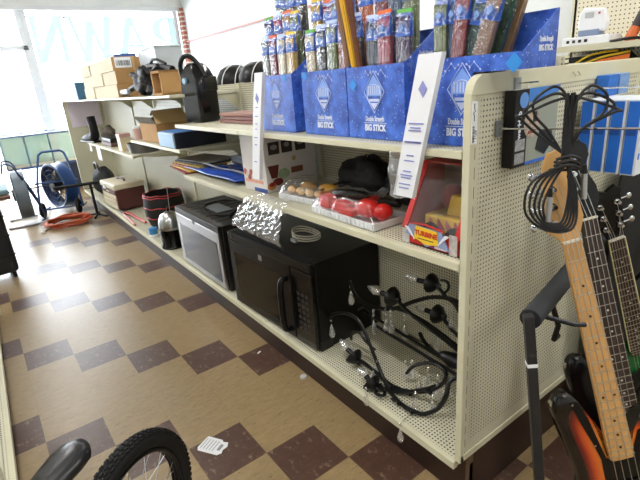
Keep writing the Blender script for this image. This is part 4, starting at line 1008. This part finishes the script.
    for k in range(1, frets+1):
        z = -L0*(1-2**(-k/12))/sc; q = hw[0]+(hw[1]-hw[0])*z/ze
        MB().span((-q, -.0198, z_(z)-.0009), (q, -.0178, z_(z)+.0009)).build('fret', FRET, fo)
        zp = -L0*(1-2**(-(k-1)/12))/sc; mid = z_((z+zp)/2)
        if k in (3, 5, 7, 9, 15, 17, 19): MB().cyl((0, -.0183, mid), (0, -.0192, mid), .0032, n=10).build('fret_dot', dots or BLACK, fo)
        if k == 12:
            for s_ in (-1, 1): MB().cyl((s_*q*.5, -.0183, mid), (s_*q*.5, -.0192, mid), .0032, n=10).build('fret_dot', dots or BLACK, fo)
    MB().span((-hw[0], -.021, z_(0)-.002), (hw[0], -.011, z_(0)+.003)).build('nut', M('#e6dfcb', .5), root)
    # headstock
    if head == 'bass':
        hp = [(-.020, .0), (-.028, .014), (-.046, .032), (-.047, .052), (-.036, .09), (-.030, .14), (-.022, .185), (-.005, .213), (.018, .215), (.034, .198), (.036, .17), (.024, .15), (.026, .12), (.040, .085), (.042, .05), (.030, .02), (.020, .0)]
        pegs = [(-.028, .05, -1), (-.022, .09, -1), (-.016, .13, -1), (-.008, .17, -1)]
    else:
        hp = [(-.021, 0), (-.032, .03), (-.038, .06), (-.040, .12), (-.046, .16), (-.030, .175), (-.012, .168), (0, .16), (.012, .168), (.030, .175), (.046, .16), (.040, .12), (.038, .06), (.032, .03), (.021, 0)]
        pegs = [(-.022, .04, -1), (-.024, .08, -1), (-.026, .12, -1), (.022, .04, 1), (.024, .08, 1), (.026, .12, 1)]
    ho = MB().prism([(a, -.008, H+c) for a, c in hp], (0, .014, 0)).build('headstock', head_mat, root, bevel=.002)
    for a, c, s_ in pegs:
        pm = MB(); pm.cyl((a, -.024, H+c), (a, -.008, H+c), .0055, n=10); pm.cyl((a, -.010, H+c), (a, -.008, H+c), .009, n=12)
        pm.cyl((a, .002, H+c), (a+s_*.035, .002, H+c), .003, n=8); pm.ball((a+s_*.042, .002, H+c), (.009, .003, .010), 10, 6)
        pm.build('tuning_peg', NICK, ho, smooth=True)
    for k in range(nstr):
        f_ = (k/(nstr-1)-.5)*2; pg = pegs[k]
        MB().tube([(f_*.028*sc, -.016, z_(-.865)), (f_*hw[1]*.85, -.0225, z_(ze*.95)), (f_*hw[0]*.8, -.0225, z_(0)), (pg[0]*.9, -.014, H+pg[1])], .0010 if nstr == 4 else .0007, 5).build('string', M('#bdbcb6', .3, .9), root)
    return root
d3 = (-.27, .17, .95)
dd = (-.074, .278, .958); ww = (.79, -.61, 0)
guitar('bass_guitar', 'sunburst bass guitar with maple neck, frontmost on the rack', 'guitar', (.122, -.20, .962), dd, ww, BURST, MAPLE, MAPLE, MAPLE, GLOSSK, L0=.832, sc=.963, hw=(.0205, .0305))
guitar('bass_guitar', 'black bass guitar with dark fingerboard behind the sunburst bass', 'guitar', (.355, -.13, .947), (-.06, .262, .963), ww, GLOSSK, ROSE, M('#2a1d16', .4), GLOSSK, None, hw=(.021, .032), dots=M('#d8d4c6', .4))
guitar('electric_guitar', 'green electric guitar with black six-peg headstock and cream-edged neck', 'guitar', (.593, -.115, .822), d3, (.80, -.60, 0), M('#0e6a34', .2, var=.05), ROSE, M('#2a1a12', .4), GLOSSK, None, L0=.63, frets=22, nstr=6, head='six', hw=(.0235, .030), sc=.80, binding=M('#d9cf9a', .4), dots=M('#d8d4c6', .4))
# rack
t = thing('guitar_rack', 'black guitar rack with a foam-padded bar before the cream end panel', 'guitar stand', (0, -.30, 0), 0)
q = lambda *p: tuple(V(p)-V((0, -.30, 0)))
def sq(P, r): return MB().tube([q(*p) for p in P], r, 4)
sq([(-.046, -.208, .83), (-.022, -.26, .36), (-.004, -.30, .012)], .0155).build('upright_post', M('#202022', .5, var=.1), t, bevel=.002)
sq([(-.004, -.22, .014), (-.004, -.62, .014)], .014).build('foot_bar', BLACKM, t)
sq([(-.046, -.208, .812), (.66, -.052, .80)], .012).build('top_rail', BLACKM, t)
MB().tube([q(-.03, -.2045, .8115), q(.10, -.176, .8095), q(.64, -.0565, .8)], [.024, .024, .024], 16).build('foam_padding', M('#26282c', .85, var=.1, scale=80), t, smooth=True)
sq([(-.004, -.47, .016), (.68, -.34, .016)], .013).build('base_rail', BLACKM, t)
sq([(.665, -.050, .81), (.69, -.040, .012)], .012).build('upright_post', BLACKM, t); sq([(.69, -.04, .014), (.69, -.6, .014)], .013).build('foot_bar', BLACKM, t)
MB().tube([q(.02, -.20, .80), q(.06, -.26, .785), q(.085, -.275, .78)], .006, 8).build('neck_yoke', BLACK, t)
MB().tube([q(.10, -.185, .80), q(.105, -.205, .74), q(.10, -.20, .70), q(.14, -.19, .69)], .007, 8).build('neck_yoke', BLACK, t)
sq([(-.0395, -.2224, .700), (-.0399, -.2214, .709)], .0162).build('white_label', WHITE, t)
t = thing('gig_bag', 'tall black padded gig bag standing behind the green guitar', 'gig bag', (.935, -.060, .0), 0)
rs = []
for z, a in ((0, .20), (.02, .22), (.5, .21), (.85, .22), (.98, .20), (1.04, .15), (1.06, .08)):
    rs.append([V((a*math.cos(k*PI/8), .034*math.sin(k*PI/8)*(1 if z < 1 else .7), z)) for k in range(16)])
MB().rings(rs).build('bag_body', M('#0f1012', .7, var=.2, scale=40), t, smooth=True)
MB().tube([(-.05, -.034, .75), (-.05, -.06, .70), (-.05, -.06, .62), (-.05, -.034, .57)], .008, 6, 3).build('carry_strap', BLACK, t)

# ------------------------------------------------------------------ wall unit on the right
t = thing('wall_shelf_unit', 'cream pegboard wall unit on the right wall beyond the end panel', 'store shelf', (2.05, -2.0, 0), 0)
WU = lambda a, b: MB().span(V(a)-V((2.05, -2.0, 0)), V(b)-V((2.05, -2.0, 0)))
PEGW = peg_mat('wall_pegboard', (1, 2), .0254, .0042, 'e2dac2')
for y0, y1 in ((-2.0, -.6), (-.59, .26), (.27, 1.015)): WU((2.44, y0, .15), (2.455, y1, 2.1)).build('back_panel', PEGW, t)
for z in (1.425, 1.20): 
    o = WU((2.06, -2, z-.03), (2.44, 1.0, z)).build('shelf', CREAM, t); WU((2.05, -2, z-.032), (2.062, 1.0, z+.001)).build('shelf_lip', CREAM2, o)
WU((2.05, -2, 0), (2.455, 1.0, .15)).build('base', KICK, t); WU((2.44, 1.0, .0), (2.47, 1.03, 2.1)).build('upright', CREAM2, t)
o = thing('phone_base', 'white flat router with a row of square ports on the wall shelf', 'router', (2.10, .63, 1.4265), 0)
b = MB().span((0, 0, 0), (.16, .27, .048)).build('case', M('#e4e6ea', .4, var=.02), o, bevel=.006)
for k in range(4): MB().span((-.002, .12+.035*k, .016), (.001, .137+.035*k, .032)).build('port', BLACK, b)
o.name = 'router'
o = thing('handset', 'white handheld controller standing on the router', 'controller', (2.15, .77, 1.4755), 0)
m = MB(); m.rings([[V((.0, y, z)) for y, z in ((-.085, .02), (-.095, .07), (-.07, .145), (.045, .16), (.07, .12), (.075, .05), (.05, .02))], [V((.05, y, z)) for y, z in ((-.085, .02), (-.095, .07), (-.07, .145), (.045, .16), (.07, .12), (.075, .05), (.05, .02))]])
b = m.build('case', M('#eceef2', .35, var=.02), o, bevel=.012); MB().span((-.002, -.02, .10), (.001, .03, .13)).build('screen', M('#b9bcbc', .3), b); MB().span((-.01, -.06, 0), (.07, .06, .035)).build('cradle', M('#7d8ca8', .4), o, bevel=.006); MB().span((-.003, -.055, .115), (0, -.045, .125)).build('red_key', RED, b)
o = thing('spray_bottle', 'slim orange and black tool leaning by white packets on the wall shelf', 'tool', (2.15, .545, 1.4265), 0)
MB().tube([(0, 0, .0), (.02, -.02, .07)], [.03, .026], 12).build('orange_grip', M('#d0662a', .5), o); MB().tube([(.02, -.02, .07), (.05, -.06, .22)], [.026, .018], 12).build('black_shaft', M('#3a2f30', .5), o); o.name = 'hand_tool'
o = MB().span((0, 0, 0), (.08, .1, .18)).build('paper_packet', M('#d9dade', .5, var=.1, scale=40), loc=(2.14, .385, 1.427), bevel=.003); tag(o, 'white packet with red print at the right end of the wall shelf', 'packet'); MB().span((-.002, .03, .02), (0, .06, .12)).build('red_print', RED, o)
o = MB().tube([(0, 0, .006), (-.02, -.1, .012), (.0, -.2, .008), (-.02, -.3, .02)], .008, 8, 4).build('cord', BLACK, loc=(2.10, .62, 1.427)); tag(o, 'short black cord lying along the wall shelf edge', 'cord')
t = thing('racket_bag', 'orange and black sports bag with yellow piping on the lower wall shelf', 'bag', (2.12, .67, 1.201), 0); t.scale = (1, 1, 1.1)
pf = [(-.25, .0), (-.28, .07), (-.16, .135), (.0, .15), (.02, .0)]
MB().prism([(0, y, z) for y, z in [(.21, .0), (.17, .085), (.05, .15), (-.10, .165), (-.16, .11), (-.16, 0)]], (.14, 0, 0)).build('bag_body', M('#1b1c1e', .6), t, bevel=.01)
MB().prism([(-.002, y, z) for y, z in [(.16, .075), (.0, .125), (-.155, .145), (-.15, .085), (.0, .07)]], (-.004, 0, 0)).build('orange_panel', M('#f07a28', .5), t)
for P in ([(.19, .085), (.06, .15), (-.09, .165)], [(.16, .085), (.0, .135), (-.155, .155)]): MB().tube([(-.006, y, z) for y, z in P], .006, 6, 4).build('piping', M('#e6c42a', .5), t)
cl = [('#23262c', 'black storage box'), ('#5a4038', 'brown storage box'), ('#3a6fb0', 'blue storage box'), ('#b79a72', 'tan storage box'), ('#1d1f24', 'black tool case')]
for k, (c, n_) in enumerate(cl):
    y = (.84, .44, .28, .14, -.1)[k]
    o = thing('storage_box', '%s on the lower wall shelf %s' % (n_, ('left of the orange bag', 'just right of the orange bag', 'at the right edge of the photo', 'past the blue box', 'past the tan box')[k]), 'box', (2.275, y, 1.201), 0)
    h_ = (.16, .12, .13, .12, .12)[k]
    MB().span((0, 0, 0), (.15, .13, h_*.8)).build('box_body', M(c, .5, var=.15), o, bevel=.004); MB().span((-.004, -.004, h_*.8), (.154, .134, h_)).build('lid', M(c, .4, var=.1), o, bevel=.004)

# ------------------------------------------------------------------ floor things
t = thing('bicycle', 'black bicycle with a slim saddle at the bottom of the photo', 'bicycle', (-.868, .402, 0), math.atan2(-.62, -.78))
def wheel(par, cx, r=.25):
    tr = 0.026
    prof = []
    pts = [(cx+(r-tr)*math.cos(2*PI*k/64), 0, r+(r-tr)*math.sin(2*PI*k/64)) for k in range(64)]
    w_ = MB().tube(pts, tr, 14, closed=True).build('tire', RUBBER, par, smooth=True)
    tm = MB()
    for k in range(80):
        a = 2*PI*k/80
        for j in (-2, -1, 0, 1, 2):
            ph = j*.34; rr = r-tr+(tr+.0005)*math.cos(ph); a2 = a+(.02 if j % 2 else 0)
            c = V((cx+rr*math.cos(a2), tr*math.sin(ph), r+rr*math.sin(a2)))
            tm.box(c, (.006, .007, .012), Matrix.Rotation(PI/2-a2-PI/2, 3, 'Y'))
    tm.build('tread', RUBBER, w_)
    rm = MB()
    for s_ in (-1, 1): rm.torus((cx, s_*.012, r), r-tr*2.1, .006, (0, 1, 0), 48, 8)
    rm.torus((cx, 0, r), r-tr*2.0, .009, (0, 1, 0), 48, 8)
    ro = rm.build('rim', BLACK, par, smooth=True)
    hb = MB().cyl((cx, -.05, r), (cx, .05, r), .018, n=16).build('hub', BLACK, par)
    for k in range(28):
        a = 2*PI*k/28; s_ = 1 if k % 2 else -1; a2 = a+s_*.5*(1 if k % 4 < 2 else -1)
        MB().tube([(cx+.02*math.cos(a2), s_*.035, r+.02*math.sin(a2)), (cx+(r-tr*2.1)*math.cos(a), s_*.004, r+(r-tr*2.1)*math.sin(a))], .0014, 4).build('spoke', STEEL, ro)
wheel(t, 0); wheel(t, .95)
FRM = M('#202226', .3, .3)
m = MB()
for A, B, r_ in (((.30, 0, .28), (.22, 0, .50), .016), ((.30, 0, .28), (.76, 0, .58), .019), ((.235, 0, .47), (.74, 0, .60), .017), ((.77, 0, .54), (.73, 0, .68), .019)): m.tube([A, B], r_, 12)
for s_ in (-1, 1): m.tube([(0, s_*.055, .25), (.12, s_*.045, .26), (.30, s_*.03, .28)], .009, 8); m.tube([(0, s_*.055, .25), (.12, s_*.042, .38), (.228, s_*.016, .47)], .008, 8)
m.build('frame', FRM, t, smooth=True)
m = MB()
for s_ in (-1, 1): m.tube([(.95, s_*.055, .25), (.80, s_*.05, .50), (.765, 0, .55)], .011, 8)
m.build('fork', FRM, t)
MB().tube([(.22, 0, .48), (.205, 0, .60)], .012, 10).build('seat_post', STEEL, t)
rs = []
for x_, hw_, zt in ((.37, .012, .585), (.345, .026, .60), (.26, .032, .612), (.20, .038, .617), (.135, .046, .622), (.10, .042, .624), (.080, .022, .620)):
    rs.append([V((x_, hw_*math.cos(k*PI/6), zt-.012+(.020 if math.sin(k*PI/6) > 0 else .03)*math.sin(k*PI/6))) for k in range(12)])
MB().rings(rs).build('saddle', M('#1c1d20', .3, var=.1), t, smooth='all')
MB().tube([(.72, -.30, .92), (.66, -.22, .92), (.70, -.06, .74), (.70, .06, .74), (.66, .22, .92), (.72, .30, .92)], .011, 10, 4).build('handlebar', CHROME, t, smooth=True); MB().tube([(.73, 0, .68), (.70, 0, .745)], .016, 10).build('stem', BLACK, t)
MB().cyl((.30, -.03, .28), (.30, -.036, .28), .075, n=28).build('chainring', BLACK, t)
for s_ in (-1, 1): MB().tube([(.30, s_*.04, .28), (.30+s_*.1, s_*.06, .28-s_*.10)], .009, 8).build('crank', STEEL, t); MB().box((.30+s_*.1, s_*.10, .28-s_*.10), (.09, .08, .02)).build('pedal', BLACK, t)
# paper and bottle cap
pp = [(-.055, -.030), (-.045, -.045), (.045, -.040), (.058, -.025), (.052, -.010), (.060, .012), (.050, .032), (.030, .028), (.020, .036), (-.050, .034)]
o = MB().prism([(x, y, .001) for x, y in pp], (0, 0, .001)).build('paper_tag', M('#dfe0e2', .6, var=.03), loc=(-.500, .815, .0), rotz=-1.05)
tag(o, 'torn white paper tag with grey print on a brown tile', 'paper')
m = MB()
for k in range(5): m.span((-.044+.014*k, -.030, .0021), (-.041+.014*k, .024, .0025))
m.span((.028, -.018, .0021), (.042, .014, .0026)); m.build('grey_print', M('#8d8f94', .7), o)
o = MB().lathe([(0, .004), (.014, .004), (.016, .0), (.017, .0), (.015, .008), (0, .009)], 20).build('bottle_cap', M('#d8dadc', .3, .3), loc=(.028, .938, 0), smooth=True); tag(o, 'small silver bottle cap on the floor below the black microwave', 'bottle cap')
o = MB().span((-.012, -.004, .0), (.012, .004, .003)).build('paper_scrap', WHITE, loc=(-.03, 1.28, 0.0), rotz=.4); tag(o, 'tiny white paper scrap on the floor near the gondola base', 'paper')
# drum fans
def drum_fan(loc, rz, R, dep, drumc, framec, label):
    t = thing('drum_fan', label, 'fan', loc, rz, 'drum fans by the window'); zc = R+.06
    mt = Matrix.Translation((0, 0, zc)) @ Matrix.Rotation(PI/2, 4, 'Y')
    MB().lathe([(R*.94, -dep/2), (R, -dep/2-.006), (R+.012, -dep/2), (R, -dep*.4), (R, dep*.4), (R+.012, dep/2), (R, dep/2+.006), (R*.94, dep/2), (R*.97, dep*.4), (R*.97, -dep*.4)], 40, mt, cap=False).build('drum', drumc, t, smooth=True)
    for s_ in (-1, 1):
        m = MB()
        for rr in (.35, .55, .75, .93): m.torus((s_*dep/2, 0, zc), R*rr, .004, (1, 0, 0), 32, 5)
        for k in range(8): a = k*PI/4; m.tube([(s_*dep/2, R*.1*math.cos(a), zc+R*.1*math.sin(a)), (s_*dep/2, R*.96*math.cos(a), zc+R*.96*math.sin(a))], .004, 5)
        m.build('guard', STEEL if drumc != BLUEF else BLACKM, t)
    hb = MB().cyl((-.09, 0, zc), (.06, 0, zc), .07, n=18).build('motor', BLACKM, t)
    for k in range(4):
        a = k*PI/2+.3; c_, s_ = math.cos(a), math.sin(a)
        MB().sheet(lambda u, v: (.02+.06*(v-.5), (.06+(R*.85-.06)*u)*math.cos(a+(v-.5)*.7), zc+(.06+(R*.85-.06)*u)*math.sin(a+(v-.5)*.7)), 4, 4).build('blade', M('#4d5863', .5), hb, thick=.004)
    m = MB()
    return t, zc
BLUEF = M('#234a86', .35, var=.08); GREYF = M('#66747f', .4, var=.06)
t, zc = drum_fan((-.72, 5.72, 0), -.03, .28, .13, GREYF, None, 'grey drum fan at the left edge by the glass door')
NAVY = M('#22345c', .4)
for s_ in (-1, 1):
    MB().tube([(-.16*0+.12, s_*.20, .02), (.17, s_*.2, .10), (.05, s_*.2, .52), (.02, s_*.2, .60)], .013, 8, 3).build('frame_tube', NAVY, t)
MB().tube([(.02, -.2, .60), (-.02, -.2, .70), (-.10, -.17, .72), (-.13, -.16, .62)], .010, 8, 4).build('handle', NAVY, t); MB().tube([(.02, .2, .60), (-.02, .2, .70), (-.10, .17, .72), (-.13, .16, .62)], .010, 8, 4).build('handle', NAVY, t)
MB().tube([(-.22, -.24, .012), (.14, -.22, .014), (.18, -.2, .06)], .012, 8, 3).build('foot', STEEL, t); MB().tube([(-.2, .2, .012), (.1, .22, .014)], .012, 8).build('foot', STEEL, t)
t, zc = drum_fan((-.29, 5.95, 0), .36, .275, .15, BLUEF, None, 'blue drum fan in a tubular frame with two wheels')
WD = Matrix.Rotation(-.36-.28, 3, 'Z')
fq = lambda x, y, z: tuple(WD @ V((x, y, z)))
for s_ in (-1, 1):
    MB().tube([fq(s_*.24, -.20, .07), fq(s_*.21, -.10, .42), fq(s_*.15, .0, .70), fq(s_*.135, .02, .735), fq(s_*.10, .02, .76)], .014, 8, 3).build('frame_tube', BLUEF, t, smooth=True)
    MB().torus(fq(s_*.20, -.26, .095), .068, .027, WD @ V((1, 0, .0)), 24, 8).build('wheel', RUBBER, t, smooth=True)
    MB().tube([fq(s_*.24, -.20, .07), fq(s_*.22, .25, .02)], .012, 8).build('foot', BLUEF, t)
MB().tube([fq(-.10, .02, .76), fq(.10, .02, .76)], .014, 8).build('handle', BLUEF, t, smooth=True)
MB().tube([fq(-.24, -.26, .095), fq(.24, -.26, .095)], .010, 8).build('axle', BLUEF, t); MB().tube([fq(-.24, -.12, .40), fq(.24, -.12, .40)], .012, 8).build('cross_tube', BLUEF, t)
# hose coil
m = MB(); pts = []
for k in range(150):
    a = k*2*PI/30; rr = .20+.02*math.sin(k*.37)+.012*(k//30 % 3); pts.append((rr*math.cos(a)*1.05, rr*math.sin(a), .016+.010*(k/30)+.006*math.sin(k*.9)))
t = thing('hose_coil', 'coiled orange hose lying on the floor before the blue fan', 'hose', (-.37, 5.17, 0), 0)
m.tube(pts, .013, 8).build('coil', M('#b5502a', .5, var=.1), t, smooth=True)
MB().tube([(-.20, -.05, .014), (-.30, -.16, .012), (-.27, -.22, .012)], .011, 8, 3).build('hose_end', M('#c9c2b6', .5), t)
# black folding stand by the shelf
t = thing('folding_stand', 'black metal stand with a long horizontal bar near the far shelf', 'stand', (-.045, 5.24, 0), 0)
MB().tube([(-.38, .04, .41), (.06, -.0, .40), (.17, -.03, .425)], .018, 8).build('cross_bar', BLACKM, t)
MB().tube([(.0, .0, .39), (.0, .0, .03)], .016, 8).build('post', BLACKM, t); MB().tube([(-.08, .12, .012), (.0, 0, .03), (.08, -.14, .012)], .013, 8).build('foot', BLACK, t); MB().tube([(-.05, -.12, .012), (.0, 0, .03), (.05, .15, .012)], .013, 8).build('foot', BLACK, t)
# suitcase
t = thing('suitcase', 'tall black suitcase standing at the left edge of the floor', 'suitcase', (-1.18, 3.78, 0), .12)
MB().span((-.21, -.14, .05), (.21, .14, .79)).build('case_body', M('#14161b', .45, var=.1), t, bevel=.035, seg=3)
MB().tube([(-.08, 0, .78), (-.07, 0, .82), (.07, 0, .82), (.08, 0, .78)], .010, 8, 3).build('handle', BLACK, t)
for a in (-1, 1):
    for c in (-1, 1): MB().cyl((a*.17-.012, c*.10, .028), (a*.17+.012, c*.10, .028), .028, n=14).build('wheel', RUBBER, t)
for zq in (.2, .36, .52): MB().span((-.212, -.142, zq), (.212, .142, zq+.012)).build('rib', BLACK, t)
# low table with a teal cloth past the suitcase
t = thing('side_table', 'low wooden table under a folded teal cloth at the left edge', 'table', (-1.03, 4.55, 0), 0)
MB().span((-.3, -.3, .55), (.17, .3, .58)).build('tabletop', M('#6b4a36', .5), t, bevel=.004)
MB().span((-.27, -.05, 0), (-.17, .05, .55)).build('pedestal', M('#5a3d2c', .5), t); MB().span((-.3, -.2, 0), (-.1, .2, .03)).build('foot', M('#5a3d2c', .5), t)
o = MB().span((-.26, -.22, 0), (.17, .22, .045)).build('folded_cloth', M('#6f8f98', .7, var=.15), loc=(-1.03, 4.55, .5805), bevel=.015); tag(o, 'folded teal cloth on the low table at the left edge', 'cloth')
# shelf run across the aisle
t = thing('shelf_gondola', 'cream shelf unit across the aisle at the lower left corner', 'store shelf', (-1.135, .72, 0), 0)
OPP = lambda a, b: MB().span(a, b)
PEG_XY2 = PEG_XY
OPP((-.46, 0, .175), (-.02, 2.2, .19)).build('base_shelf', PEG_XY, t); OPP((-.022, 0, .16), (0, 2.2, .191)).build('shelf_lip', CREAM2, t, bevel=.004)
OPP((-.06, .0, 0), (-.04, 2.2, .16)).build('kick_plate', KICK, t); OPP((-.48, 0, 0), (-.46, 2.2, 1.35)).build('back_panel', PEG_YZ, t)
OPP((-.46, -.02, .0), (-.0, .0, 1.34)).build('end_panel', CREAM, t, bevel=.004); OPP((-.46, 2.2, .0), (-.0, 2.22, 1.34)).build('end_panel', CREAM, t, bevel=.004)
o = thing('storage_case', 'dark red case on the base shelf across the aisle', 'case', (-1.45, 1.35, .1915), 0); MB().span((0, 0, 0), (.27, .5, .2)).build('case_body', M('#2a1416', .5), o, bevel=.01); MB().span((-.002, -.002, .2), (.272, .502, .23)).build('lid', M('#351a1c', .5), o, bevel=.008)

# ------------------------------------------------------------------ lamps, daylight, camera
t_em = NT('lamp_tube'); e = t_em.new('Emission', Color=lin('f4f7ff'), Strength=6.0); t_em.link(e.outputs[0], t_em.out.inputs[0]); LAMP = t_em.m
LPOW = 16
for k, (x, y) in enumerate(((-.9, 6.2), (-.9, 3.0), (-.9, .2), (1.6, 5.0), (1.6, 2.2), (1.6, -.8), (-3.0, 4.5), (-3.0, .5), (-.9, -2.3), (.9, -2.3))):  # last two strips are added behind the camera to brighten the end panel
    o = thing('ceiling_light', 'white strip light under the ceiling', 'ceiling light', (x, y, ZC-.10), 0, 'ceiling strip lights')
    MB().span((-.12, -.6, .04), (.12, .6, .10)).build('housing', WHITE, o, bevel=.01)
    for s_ in (-.05, .05): MB().cyl((s_, -.57, .015), (s_, .57, .015), .016, n=12).build('lamp_tube', LAMP, o)
    l = bpy.data.lights.new('strip', 'AREA'); l.shape = 'RECTANGLE'; l.size = .2; l.size_y = 1.15; l.energy = LPOW*(1.3 if y > 3.5 else 1.7 if y > -1 else 1.3); l.color = (1.0, .975, .94)
    lo = bpy.data.objects.new('strip_lamp', l); COL.objects.link(lo); lo.location = (x, y, ZC-.115)
w = bpy.data.worlds.new('sky'); S.world = w; w.use_nodes = True
bgn = w.node_tree.nodes['Background']; bgn.inputs[0].default_value = (.86, .93, 1.0, 1); bgn.inputs[1].default_value = 14.0
# pavement outside, lit by the sky
struct(MB().span((-12, YF+.6, -.12), (12, YF+14, -.05)).build('ground', M('#c9c9c6', .8)))

cam = bpy.data.cameras.new('camera'); co = bpy.data.objects.new('camera', cam); COL.objects.link(co)
r_, u_, f_ = V((.80405, -.58944, -.07786)), V((.25732, .22694, .9393)), V((.53599, .77528, -.33415))
mw = Matrix((r_, u_, -f_)).transposed().to_4x4(); mw.translation = V((-.938, -.6976, 1.373)); co.matrix_world = mw
cam.sensor_width = 36; cam.lens = 459.71/640*36; cam.clip_start = .02
S.camera = co
S.view_settings.view_transform = 'Standard'; S.view_settings.look = 'None'; S.view_settings.gamma = 1; S.view_settings.use_curve_mapping = False
S.view_settings.exposure = 0.0
S.cycles.max_bounces = 8; S.cycles.transparent_max_bounces = 24
